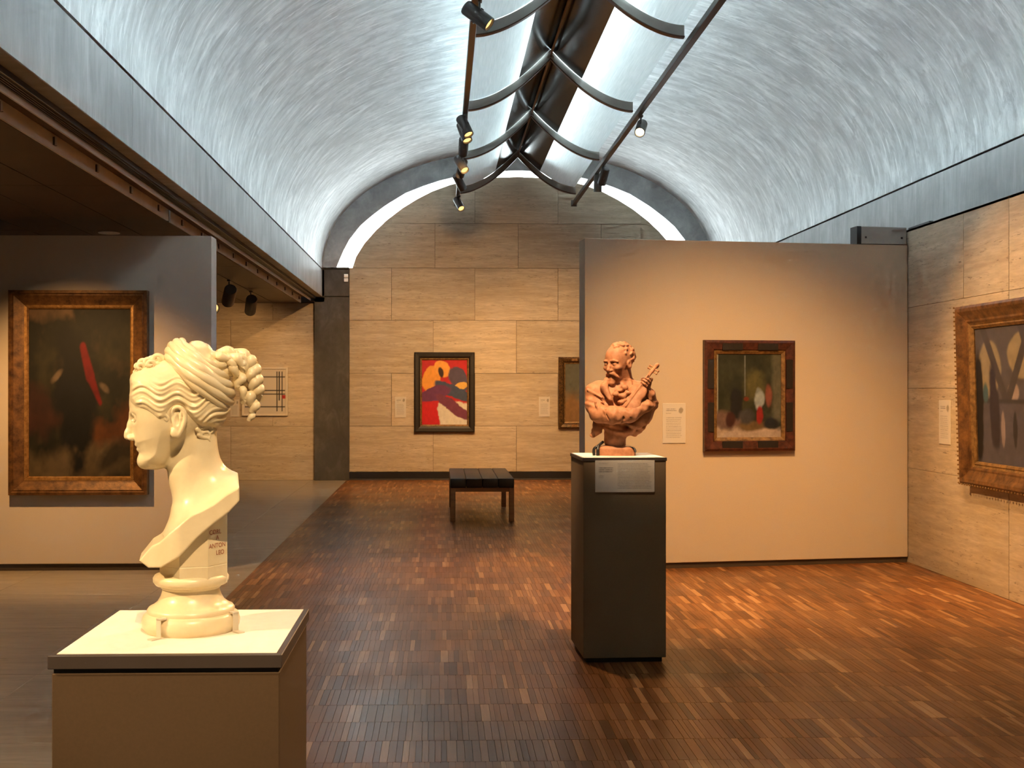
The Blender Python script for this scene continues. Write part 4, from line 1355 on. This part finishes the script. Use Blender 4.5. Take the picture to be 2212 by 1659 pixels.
# nose, lips, chin, brow, eyes
def s3(px, py, v): return Q3(px, py, v)
vol.chain([s3(286, 897, 0), s3(282.5, 920, 0), s3(277.5, 938, 0), s3(275.5, 946, 0)], [0.0062, 0.0064, 0.0072, 0.0076], 0.010)
for sg in (-1, 1):
    vol.ell(s3(284, 949, sg * 0.0105), (0.0085, 0.0060, 0.0065), 0.006)
    vol.ell(s3(282, 953.5, sg * 0.006), (0.0045, 0.0025, 0.002), 0.002, True)
    vol.ell(s3(287, 905, sg * 0.030), (0.0120, 0.0175, 0.0105), 0.008, True)
    vol.ell(s3(301, 904, sg * 0.030), (0.0110, 0.0130, 0.0100), 0.001)
    vol.cap(s3(287, 892, sg * 0.016), s3(303, 888, sg * 0.043), 0.0045, 0.004, 0.010)
    vol.chain([s3(289, 903, sg * 0.017), s3(289.5, 896.5, sg * 0.029), s3(300, 903, sg * 0.044)], [0.002, 0.0034, 0.0022], 0.002)
    vol.chain([s3(289, 905, sg * 0.017), s3(292, 911.5, sg * 0.029), s3(300, 906, sg * 0.044)], [0.0016, 0.0024, 0.0016], 0.002)
    # ear
    ex, ey = 381, 908
    vv = sg * 0.073
    ear = catmull([s3(376, 915, vv), s3(372, 897, vv), s3(376, 884, vv * 1.06), s3(388, 881, vv * 1.10), s3(398, 892, vv * 1.12), s3(399, 910, vv * 1.12), s3(392, 930, vv * 1.09), s3(384, 942, vv * 1.05), s3(374, 940, vv * 1.02), s3(374, 930, vv)], 4)
    vol.chain(ear, [0.0042] * len(ear), 0.003)
    vol.ell(s3(385, 915, vv * 1.02), (0.013, 0.008, 0.026), 0.004)
    vol.ell(s3(384, 908, vv * 1.14), (0.0075, 0.008, 0.015), 0.003, True)
    vol.ell(s3(378, 936, vv * 1.03), (0.009, 0.007, 0.010), 0.004)
    vol.chain([s3(391, 892, vv * 1.10), s3(390, 905, vv * 1.09), s3(387, 920, vv * 1.08)], [0.003, 0.003, 0.003], 0.003)
vol.ell(s3(296.5, 964, 0), (0.0058, 0.017, 0.0042), 0.004)
vol.ell(s3(300.5, 974.5, 0), (0.0062, 0.015, 0.0044), 0.004)
vol.cap(s3(294, 969.5, -0.02), s3(294, 969.5, 0.02), 0.0014, 0.0014, 0.002, True)
vol.ell(s3(309, 1002, 0), (0.0095, 0.016, 0.011), 0.018)
pos, fc = vol.mesh()
np_mesh('head_and_shoulders', to_world(pos), fc, M['marble'], mb)

# hair cap: an offset of the skull with carved waves
hair_pts = [(270, 760), (281, 835), (280, 858), (287, 872), (300, 880), (318, 886), (334, 897), (345, 906), (356, 902), (364, 887), (378, 876), (396, 880), (402, 892), (420, 912), (440, 923), (458, 925), (472, 936), (520, 910), (520, 750), (400, 730)]
DHAIR = -poly2d(catmull([Q(*p) for p in hair_pts], 4, True), U, W)
hv = Vol((-0.165, -0.125, 0.12), (0.125, 0.125, 0.70), HV)
X2 = Xh; Z2 = Zh
Dh = DHAIR[slh[0]][:, slh[2]][:, None, :]
zc = Z2 + 0.0085 * np.sin(X2 * 2 * math.pi / 0.078 + 0.9) - 0.30 * np.maximum(X2 + 0.02, 0) ** 2 * 14
ph = zc * 2 * math.pi / 0.0195 + 0.3 * np.sin(X2 * 60)
wave = 0.0030 * (np.abs(np.sin(ph * 0.5)) ** 0.7) + 0.0011 * np.sin(ph * 1.5 + X2 * 40)
wave = wave * (0.25 + 0.75 * sstep(-Z2, -Q(0, 812)[1], -Q(0, 838)[1]))
th = (0.0035 + wave) * sstep(Dh, 0.0, 0.010) + 0.0012
FH = np.maximum(HEAD - th, -Dh)
FH = np.maximum(FH, -(HEAD + 0.016))
hv.F[slh] = FH.astype(np.float32)
# wisps at the nape and in front of the ear
for sg in (-1, 1):
    vv = sg * 0.056
    for pts in ([(425, 918), (433, 927), (442, 924), (448, 932), (443, 940)], [(424, 930), (434, 938), (444, 935), (452, 943), (449, 953)], [(440, 915), (452, 920), (459, 930), (455, 938)], [(428, 942), (438, 948), (447, 950), (452, 957)]):
        c = catmull([s3(px, py, vv - sg * 0.0007 * (px - 425)) for px, py in pts], 5)
        hv.chain(c, list(np.linspace(0.0048, 0.0022, len(c))), 0.002)
    c = catmull([s3(345, 893, sg * 0.069), s3(356, 896, sg * 0.071), s3(363, 903, sg * 0.072), s3(361, 910, sg * 0.072), s3(356, 906, sg * 0.072)], 5)
    hv.chain(c, list(np.linspace(0.0045, 0.002, len(c))), 0.002)
    c = catmull([s3(318, 885, sg * 0.058), s3(329, 890, sg * 0.062), s3(334, 899, sg * 0.064), s3(328, 906, sg * 0.062), s3(323, 912, sg * 0.060), s3(329, 916, sg * 0.061)], 5)
    hv.chain(c, list(np.linspace(0.0035, 0.0015, len(c))), 0.002)
pos, fc = hv.mesh()
hair = np_mesh('hair', to_world(pos), fc, M['marble'], mb)

# cloth band wound around the head: several strands in a tilted plane
band = [  # front px, back px, half width across, radius
    ((364, 776), (491, 888), 0.086, 0.0085), ((362, 766), (498, 872), 0.090, 0.0110), ((364, 755), (501, 855), 0.090, 0.0120),
    ((369, 744), (498, 838), 0.086, 0.0120), ((378, 737), (489, 818), 0.080, 0.0110), ((390, 736), (474, 798), 0.070, 0.0100)]
def make_band():
    first = None
    for i, (a, b2, hw, r) in enumerate(band):
        A, B = np.array(Q(*a)), np.array(Q(*b2))
        c = (A + B) / 2; ax = (B - A) / 2
        nrm = np.array([-ax[1], ax[0]]); nrm /= np.linalg.norm(nrm)
        path = []
        for t in np.linspace(0, 2 * math.pi, 72, endpoint=False):
            p = c + ax * math.cos(t) * 0.97
            sag = -0.006 * (math.sin(t) ** 2) + 0.0012 * math.sin(5 * t + i)
            p = p + nrm * sag * (1 if nrm[1] > 0 else -1)
            path.append((p[0], hw * math.sin(t), p[1]))
        rr = r * (1 + 0.07 * np.sin(np.linspace(0, 2 * math.pi, 72, endpoint=False) * 7 + i * 2))
        v, f = tube_geo(path, rr, 12, True)
        bust_part('headband_strand', v, f)
make_band()
hcap = Vol((-0.07, -0.1, Q(0, 860)[1]), (0.11, 0.1, Q(0, 725)[1]), 0.003)
hcap.ell(s3(420, 800, 0), (0.062, 0.072, 0.055), 0.0)
hcap.ell(s3(428, 757, 0), (0.030, 0.045, 0.022), 0.02)
hcap.ell(s3(425, 745, -0.012), (0.017, 0.02, 0.012), 0.008); hcap.ell(s3(440, 750, 0.016), (0.014, 0.02, 0.012), 0.008)
hcap.ell(s3(418, 744, 0.02), (0.014, 0.018, 0.012), 0.006); hcap.ell(s3(443, 757, -0.022), (0.014, 0.016, 0.014), 0.006)
pos, fc = hcap.mesh()
np_mesh('crown_hair', to_world(pos), fc, M['marble'], mb)

def spiral(cx, cy, r0, turns, v, dv=0.0, n=40):
    out = []
    for i in range(n):
        t = i / (n - 1)
        a = -turns * 2 * math.pi * t + 2.2
        r = r0 * (1 - 0.82 * t)
        out.append(s3(cx + r * math.cos(a), cy + r * math.sin(a), v + dv * t))
    return out
curls = []
for cx_, cy_, r, tr, v in ((338, 781, 13, 1.6, -0.012), (318, 786, 11, 1.3, -0.006), (306, 789, 11, 1.4, 0.004), (296, 795, 8, 1.2, -0.004), (346, 782, 11, 1.5, 0.022), (326, 784, 12, 1.5, 0.018), (293, 808, 7, 1.2, 0.006), (302, 796, 9, 1.2, -0.02), (324, 790, 9, 1.3, -0.03)):
    P_ = spiral(cx_ + 1, cy_ - 3, r * 1.18, tr, v, -0.010)
    v_, f_ = tube_geo(P_, list(np.linspace(0.0072, 0.0046, len(P_)) * (r / 12) ** 0.5), 10)
    bust_part('front_curl', v_, f_, parent=hair)

def ringlet(pts, v, r, amp, turns, taper=0.5, n=90):
    base = catmull([s3(px, py, v if len(q) == 0 else q[0]) for px, py, *q in pts], 10)
    d = np.r_[0, np.cumsum(np.linalg.norm(np.diff(base, axis=0), axis=1))]
    t = np.linspace(0, d[-1], n)
    P_ = np.c_[[np.interp(t, d, base[:, i]) for i in range(3)]].T
    T = np.gradient(P_, axis=0); T /= np.linalg.norm(T, axis=1)[:, None]
    N1 = np.cross(T, [0, 1, 0]); N1 /= np.linalg.norm(N1, axis=1)[:, None]
    B1 = np.cross(T, N1)
    a = np.linspace(0, turns * 2 * math.pi, n)
    s = np.linspace(1, taper, n)
    P_ = P_ + amp * s[:, None] * (np.cos(a)[:, None] * N1 + np.sin(a)[:, None] * B1)
    return tube_geo(P_, r * s * (1 + 0.10 * np.sin(a * 2)), 10)
bun = [
    ([(452, 772), (470, 763), (492, 760), (516, 761), (536, 772), (548, 790)], -0.020, 0.0105, 0.0035, 3.0, 0.9),
    ([(460, 790), (478, 783), (498, 783), (508, 792)], -0.036, 0.0105, 0.003, 1.5, 0.85),
    ([(470, 772), (490, 770), (512, 775), (526, 786), (520, 796)], -0.040, 0.0095, 0.003, 2.0, 0.8),
    ([(512, 770), (526, 772), (530, 784), (520, 790), (512, 784), (516, 777)], -0.034, 0.0075, 0.001, 1.0, 0.7),
    ([(498, 796), (512, 802), (520, 818), (516, 836), (524, 848), (530, 862), (522, 866)], -0.034, 0.0088, 0.0040, 3.0, 0.75),
    ([(536, 778), (548, 800), (553, 822), (556, 845), (554, 862)], -0.020, 0.0120, 0.0055, 4.0, 0.85),
    ([(522, 790), (538, 802), (546, 822), (552, 846)], -0.028, 0.0100, 0.0045, 3.0, 0.9),
    ([(536, 858), (548, 872), (549, 888), (542, 902), (540, 911)], -0.026, 0.0115, 0.0040, 2.5, 0.45),
    ([(455, 775), (480, 762), (510, 764), (540, 778), (550, 805), (552, 835)], 0.012, 0.0120, 0.0045, 4.0, 0.8),
    ([(465, 790), (490, 780), (515, 790), (525, 815), (530, 845), (535, 868)], 0.032, 0.0110, 0.0045, 4.0, 0.6),
    ([(480, 800), (500, 800), (512, 815), (510, 835)], -0.020, 0.0110, 0.0040, 2.0, 0.6)]
for pts, v, r, amp, turns, tp in bun:
    v_, f_ = ringlet(pts, v, r * 1.22, amp * 1.15, turns, tp)
    bust_part('ringlet', v_, f_, parent=hair)
core = Vol((0.02, -0.06, Q(0, 850)[1]), (0.16, 0.06, Q(0, 745)[1]), 0.003)
core.ell(s3(500, 784, 0), (0.044, 0.036, 0.023), 0.0); core.ell(s3(535, 805, 0), (0.017, 0.026, 0.034), 0.012)
pos, fc = core.mesh()
np_mesh('bun_core', to_world(pos), fc, M['marble'], mb)

# socle: turned foot, octagonal block, inscription
def zq(py): return (1377 - py) * BS
lathe('turned_foot', [(0.001, 0.0), (0.106, 0.0), (0.113, 0.010), (0.1145, 0.022), (0.111, 0.036), (0.104, 0.042), (0.101, 0.043), (0.102, 0.049), (0.098, 0.055), (0.088, 0.060), (0.078, 0.068), (0.071, 0.080), (0.067, 0.092), (0.0665, 0.098), (0.070, 0.101), (0.0705, 0.104), (0.082, 0.108), (0.088, 0.116), (0.0885, 0.124), (0.084, 0.131), (0.074, 0.134), (0.001, 0.134)], M['marble'], mb, 64, xf=BXF)
ap = 0.0775
ov, of = [], []
cu = (417.5 - 412) * BS
for zi, (z, r) in enumerate(((0.112, 1.0), (0.156, 1.0), (0.1575, 0.992), (0.159, 1.0), (0.30, 1.0))):
    for k in range(8):
        a = math.radians(22.5 + 45 * k)
        R_ = ap / math.cos(math.radians(22.5)) * r
        ov.append((cu + R_ * math.cos(a), R_ * math.sin(a), z))
for l in range(4):
    for k in range(8):
        of.append((l * 8 + k, l * 8 + (k + 1) % 8, l * 8 + 8 + (k + 1) % 8, l * 8 + 8 + k))
of.append(list(range(7, -1, -1)))
# top is sheared to tuck under the sloping slab
top = []
for k in range(8):
    x, y, z = ov[32 + k]
    px = x / BS + 412
    ov[32 + k] = (x, y, float(np.interp(px, [345, 386, 427, 458, 490], [zq(1222), zq(1195), zq(1153), zq(1127), zq(1105)])))
of.append(list(range(32, 40)))
o = mesh('octagonal_block', to_world(np.array(ov)), of, M['marble'], mb)
for i, (txt, py, u0) in enumerate((('CORL', 1154, 0.004), ('A', 1167, 0.026), ('ANTON', 1184, 0.003), ('LEO', 1200, 0.026))):
    cu_ = bpy.data.curves.new('inscription', 'FONT'); cu_.body = txt; cu_.size = 0.0150; cu_.extrude = 0.0002
    tmp = bpy.data.objects.new('inscription', cu_)
    me = tmp.to_mesh().copy(); bpy.data.objects.remove(tmp)
    a = math.radians(-45)
    nrm = Vector((math.cos(a), math.sin(a), 0)); tan = Vector((-nrm.y, nrm.x, 0))
    half = ap * math.tan(math.radians(22.5))
    org = Vector((cu, 0, zq(py + 6))) + nrm * (ap + 0.0004) - tan * (half - u0)
    lm = Matrix(((tan.x, 0, nrm.x, org.x), (tan.y, 0, nrm.y, org.y), (0, 1, 0, org.z), (0, 0, 0, 1)))
    me.transform(BXF @ lm)
    attach(link('inscription', me, M['ink']), o)
for u_, v_, rz in ((-0.070, -0.094, -0.9), (0.100, -0.058, 0.55)):
    xf = BXF @ Matrix.Translation((u_, v_, 0)) @ Matrix.Rotation(rz, 4, 'Z')
    c = box('clip', -0.008, 0.008, -0.004, -0.001, 0.0, 0.045, M['clip'], mb, 0.001, xf=xf)
    attach(box('clip_foot', -0.008, 0.008, -0.028, -0.001, 0.0, 0.003, M['clip'], xf=xf), c)
    attach(box('clip_hook', -0.008, 0.008, -0.004, 0.014, 0.042, 0.046, M['clip'], xf=xf), c)
# ------------------------------------------------------------------ terracotta bust of a violinist
def terra_mat():
    m, nt, b = nmat('terracotta', 0.62, spec=0.35)
    n = noise(nt, objco(nt), 26, 5, 0.62, 0.3)
    nt.links.new(ramp(nt, n, [(0.3, (0.27, 0.105, 0.048)), (0.55, (0.38, 0.16, 0.078)), (0.8, (0.46, 0.21, 0.11))]), b.inputs['Base Color'])
    bump(nt, b, n, 0.25, 0.004)
    return m
M['terra'] = terra_mat()
TS = 6.72 / 2440.0
T_LOC = R2 @ Vector((-0.005, 0.0, 1.182))
tang = math.atan2(-T_LOC.x, T_LOC.y)
TXF = np.array(Matrix.Translation(T_LOC) @ Matrix.Rotation(tang, 4, 'Z'))
def tw(pos): return np.asarray(pos, float) @ TXF[:3, :3].T + TXF[:3, 3]
def T3(px, py, v=0.0): return ((px - 1338) * TS, v, (984 - py) * TS)
tb = thing('terracotta_bust', T_LOC, 'terracotta bust of a bearded man with folded arms holding a violin', 'bust')
HT = 0.0034
tv = Vol((-0.22, -0.20, 0.0), (0.28, 0.17, 0.69), HT)
# torso, waist and stem
tv.ell(T3(1342, 868, 0.0), (0.145, 0.095, 0.120), 0.0)
tv.ell(T3(1304, 850, 0.0), (0.070, 0.075, 0.070), 0.04)
tv.ell(T3(1384, 852, 0.02), (0.075, 0.080, 0.075), 0.05)
tv.cap(T3(1340, 900, 0.015), T3(1336, 950, 0.0), 0.092, 0.060, 0.03)
tv.cap(T3(1336, 950, 0.0), T3(1337, 968, 0.0), 0.066, 0.060, 0.01)
tv.ell(T3(1350, 934, -0.005), (0.090, 0.070, 0.024), 0.02)
# coat tails flaring out at both sides
tv.chain([T3(1300, 905, 0.01), T3(1297, 930, 0.0), T3(1288, 941, -0.01)], [0.035, 0.025, 0.016], 0.02)
tv.chain([T3(1400, 895, 0.03), T3(1388, 920, 0.02), T3(1380, 940, 0.0)], [0.045, 0.035, 0.012], 0.02)
# neck and shoulders
tv.cap(T3(1353, 850, 0.01), T3(1350, 800, 0.0), 0.066, 0.055, 0.03)
tv.cap(T3(1348, 838, 0.0), T3(1290, 846, 0.0), 0.050, 0.046, 0.04)
tv.cap(T3(1356, 840, 0.01), T3(1398, 850, 0.03), 0.048, 0.046, 0.04)
# coat lapels and scarf
tv.chain([T3(1318, 822, -0.055), T3(1312, 838, -0.085), T3(1326, 862, -0.115)], [0.018, 0.022, 0.014], 0.012)
tv.chain([T3(1368, 832, -0.05), T3(1374, 850, -0.09), T3(1360, 872, -0.12)], [0.016, 0.020, 0.012], 0.012)
for px, py, v, r in ((1345, 842, -0.10, 0.026), (1355, 838, -0.10, 0.024), (1338, 852, -0.115, 0.022), (1352, 855, -0.12, 0.026), (1362, 850, -0.115, 0.022), (1348, 868, -0.13, 0.020), (1358, 866, -0.125, 0.018)):
    tv.ell(T3(px, py, v), (r, r * 0.8, r * 0.72), 0.006)
tv.ell(T3(1334, 862, -0.135), (0.022, 0.02, 0.010), 0.006, True)
tv.ell(T3(1340, 838, -0.125), (0.030, 0.03, 0.016), 0.008, True)
# right arm: shoulder, elbow, sleeve across the body
tv.chain([T3(1293, 852, -0.01), T3(1291, 876, -0.045), T3(1303, 893, -0.085)], [0.055, 0.050, 0.048], 0.02)
tv.chain([T3(1300, 894, -0.09), T3(1335, 897, -0.135), T3(1368, 896, -0.135), T3(1384, 888, -0.125)], [0.054, 0.050, 0.042, 0.034], 0.02)
for k, (px, py) in enumerate(((1300, 888), (1312, 898), (1328, 900), (1344, 902), (1358, 898))):   # sleeve folds
    tv.cap(T3(px - 6, py - 18, -0.128 - 0.004 * k), T3(px + 5, py + 10, -0.140 - 0.006 * k), 0.007, 0.005, 0.008)
    tv.cap(T3(px + 4, py - 14, -0.150 - 0.004 * k), T3(px + 12, py + 8, -0.165 - 0.004 * k), 0.004, 0.004, 0.008, True)
for px, py in ((1283, 845), (1288, 856), (1296, 866)):
    tv.cap(T3(px - 6, py - 2, -0.05), T3(px + 24, py + 14, -0.10), 0.006, 0.004, 0.008)
# cuff and hand of the right arm under the violin
tv.chain([T3(1380, 888, -0.125), T3(1404, 876, -0.10)], [0.037, 0.034], 0.006)
tv.chain([T3(1400, 878, -0.105), T3(1416, 880, -0.085)], [0.022, 0.008], 0.01)
# left arm: elbow low right, forearm rising to the violin neck
tv.chain([T3(1402, 858, 0.02), T3(1412, 872, -0.01), T3(1398, 902, -0.03), T3(1376, 918, -0.04)], [0.046, 0.040, 0.040, 0.034], 0.02)
tv.chain([T3(1412, 872, -0.015), T3(1410, 852, -0.05), T3(1404, 843, -0.06)], [0.036, 0.029, 0.024], 0.015)
# cloth texture
sl, X_, Y_, Z_ = tv.blk((-0.22, -0.2, 0.07), (0.28, 0.17, 0.45))
tv.F[sl] += (0.0016 * np.sin(X_ * 55 + Z_ * 130 + 2 * np.sin(Z_ * 40)) + 0.0014 * np.sin(X_ * 120 - Z_ * 60 + Y_ * 90)).astype(np.float32)
# head, turned to the left and slightly down
HC = np.array(T3(1344, 784, -0.02))
ya, pa = math.radians(40), math.radians(8)
fwd = np.array([-math.sin(ya) * math.cos(pa), -math.cos(ya) * math.cos(pa), -math.sin(pa)])
rgt = np.cross(fwd, [0, 0, 1.0]); rgt /= np.linalg.norm(rgt)
upv = np.cross(rgt, fwd)
RM = np.array([fwd, rgt, upv])
def hp(f_, r_, u_): return HC + f_ * fwd + r_ * rgt + u_ * upv
tv.ell(hp(-0.012, 0, 0.030), (0.098, 0.076, 0.084), 0.0, R=RM)
tv.ell(hp(0.030, 0, -0.030), (0.058, 0.058, 0.078), 0.03, R=RM)
tv.ell(hp(0.052, 0, -0.082), (0.028, 0.034, 0.026), 0.02, R=RM)
for sg in (-1, 1):
    tv.ell(hp(0.094, sg * 0.032, 0.003), (0.018, 0.021, 0.013), 0.012, True, R=RM)
    tv.ell(hp(0.074, sg * 0.031, 0.002), (0.0135, 0.0145, 0.0115), 0.003, R=RM)
    tv.chain([hp(0.087, sg * 0.014, 0.020), hp(0.086, sg * 0.034, 0.022), hp(0.072, sg * 0.052, 0.014)], [0.0045, 0.0055, 0.0045], 0.008)
    tv.ell(hp(0.064, sg * 0.042, -0.022), (0.022, 0.020, 0.018), 0.015, R=RM)
    tv.ell(hp(0.092, sg * 0.012, -0.036), (0.012, 0.009, 0.008), 0.006, R=RM)
    tv.chain([hp(0.094, sg * 0.004, -0.050), hp(0.088, sg * 0.022, -0.056), hp(0.074, sg * 0.038, -0.072), hp(0.066, sg * 0.046, -0.080)], [0.009, 0.009, 0.007, 0.004], 0.004)
    tv.ell(hp(-0.004, sg * 0.077, -0.012), (0.018, 0.010, 0.028), 0.006, R=RM)
    tv.ell(hp(0.002, sg * 0.088, -0.010), (0.008, 0.008, 0.014), 0.004, True, R=RM)
tv.chain([hp(0.080, 0, 0.014), hp(0.092, 0, -0.010), hp(0.103, 0, -0.030)], [0.007, 0.0085, 0.0105], 0.008)
tv.cap(hp(0.092, -0.018, -0.066), hp(0.092, 0.018, -0.066), 0.004, 0.004, 0.004, True)
tv.ell(hp(0.080, 0, -0.074), (0.010, 0.016, 0.006), 0.004, R=RM)
tv.chain([hp(0.072, 0, -0.090), hp(0.078, 0, -0.112), hp(0.072, 0.0, -0.134)], [0.020, 0.018, 0.008], 0.008)
# wavy cropped hair
rr = np.random.default_rng(4)
for k in range(170):
    a = rr.uniform(0, 2 * math.pi); e = rr.uniform(-0.2, 1.35)
    d = np.array([math.cos(a) * math.cos(e), math.sin(a) * math.cos(e), math.sin(e)])
    if d[0] > 0.30 and d[2] < 0.80: continue
    if d[0] > -0.05 and d[2] < 0.15: continue
    p = hp(-0.014 + 0.099 * d[0], 0.078 * d[1], 0.030 + 0.086 * d[2])
    q = rr.normal(size=3) * 0.008; q -= d @ RM * (q @ (d @ RM))
    tv.cap(p - q * 1.3, p + q * 1.3, 0.0078, 0.0050, 0.004)
pos, fc = tv.mesh()
np_mesh('figure', tw(pos), fc, M['terra'], tb)
def tpart(name, v, f, parent=None): return mesh(name, tw(v), f, M['terra'], parent or tb, True)
# violin: body against the chest, neck, pegs and scroll
vio = Vol((0.02, -0.17, 0.20), (0.28, 0.05, 0.57), 0.0028)
A, B = np.array(T3(1366, 872, -0.122)), np.array(T3(1425, 788, -0.055))
ax = (B - A) / np.linalg.norm(B - A)
nz = np.array([-0.35, -0.92, 0.15]); nz -= ax * nz.dot(ax); nz /= np.linalg.norm(nz)
sd = np.cross(ax, nz)
RV = np.array([ax, sd, nz])
def vp(a_, s_, n_): return A + a_ * ax + s_ * sd + n_ * nz
vio.ell(vp(0.00, 0, 0), (0.075, 0.068, 0.022), 0.0, R=RV)
vio.ell(vp(0.085, 0, 0), (0.058, 0.055, 0.020), 0.02, R=RV)
vio.cap(vp(0.10, 0, 0.012), vp(0.255, 0, 0.004), 0.012, 0.009, 0.006)
vio.cap(vp(-0.03, 0, 0.022), vp(0.20, 0, 0.020), 0.0055, 0.0055, 0.003)
vio.cap(vp(0.235, 0, 0.004), vp(0.275, 0, -0.004), 0.0115, 0.009, 0.004)
vio.ell(vp(0.285, 0, -0.010), (0.018, 0.014, 0.018), 0.004, R=RV)
vio.ell(vp(0.285, 0.012, -0.012), (0.008, 0.006, 0.008), 0.003, True, R=RV)
pos, fc = vio.mesh()
violin = np_mesh('violin', tw(pos), fc, M['terra'], tb)
for a_, s_ in ((0.238, 1), (0.246, -1), (0.256, 1), (0.264, -1)):
    v_, f_ = tube_geo([vp(a_, 0, 0), vp(a_, s_ * 0.024, 0), vp(a_, s_ * 0.034, 0)], [0.004, 0.004, 0.007], 10)
    attach(mesh('peg', tw(v_), f_, M['terra'], None, True), violin)
# left hand closed round the violin neck: palm, thumb and four bent fingers
hand = Vol((0.10, -0.17, 0.30), (0.26, 0.03, 0.46), 0.0022)
pc = vp(0.165, 0.010, -0.022)
hand.ell(pc, (0.034, 0.024, 0.016), 0.0, R=RV)
hand.cap(np.array(T3(1404, 846, -0.062)), vp(0.150, 0.018, -0.024), 0.021, 0.020, 0.012)
for i in range(4):
    a_ = 0.140 + 0.0175 * i
    L = (0.9, 1.0, 0.97, 0.82)[i]
    ch = [vp(a_, 0.022, -0.016), vp(a_ + 0.002, 0.027, 0.006 * L), vp(a_ + 0.003, 0.016, 0.022 * L), vp(a_ + 0.003, -0.006 * L, 0.026 * L)]
    hand.chain(ch, [0.0088, 0.0082, 0.0076, 0.0066], 0.002)
hand.chain([vp(0.150, -0.006, -0.024), vp(0.168, -0.024, -0.012), vp(0.182, -0.024, 0.008)], [0.0105, 0.0092, 0.0078], 0.003)
pos, fc = hand.mesh()
np_mesh('hand', tw(pos), fc, M['terra'], tb)
# plinth: rounded block with sloping shoulders
pv, pf = [], []
n = 40
for z, rx, ry in ((0.0, 0.118, 0.085), (0.036, 0.117, 0.085), (0.050, 0.108, 0.080), (0.058, 0.070, 0.062), (0.060, 0.02, 0.02)):
    for k in range(n):
        a = 2 * math.pi * k / n
        c, s = math.cos(a), math.sin(a)
        pv.append((rx * math.copysign(abs(c) ** 0.55, c) - 0.002, ry * math.copysign(abs(s) ** 0.55, s), z))
for l in range(4):
    for k in range(n): pf.append((l * n + k, l * n + (k + 1) % n, (l + 1) * n + (k + 1) % n, (l + 1) * n + k))
pf.append(list(range(n))[::-1]); pf.append([4 * n + k for k in range(n)])
tpart('plinth', pv, pf)
for pts in ([(1310, 955, -0.04), (1300, 963, -0.07), (1291, 970, -0.075), (1291, 983.6, -0.075)], [(1300, 962, -0.07), (1299, 972, -0.088), (1299, 983.6, -0.09)]):
    v_, f_ = tube_geo(catmull([T3(*p) for p in pts], 6), 0.0085, 10)
    mesh('security_bracket', tw(v_), f_, M['black_metal'], tb, True)
v_, f_ = tube_geo(catmull([T3(1368, 966, -0.05), T3(1377, 969, -0.07), T3(1379, 976, -0.08)], 6), 0.006, 10)
mesh('security_bracket', tw(v_), f_, M['black_metal'], tb, True)
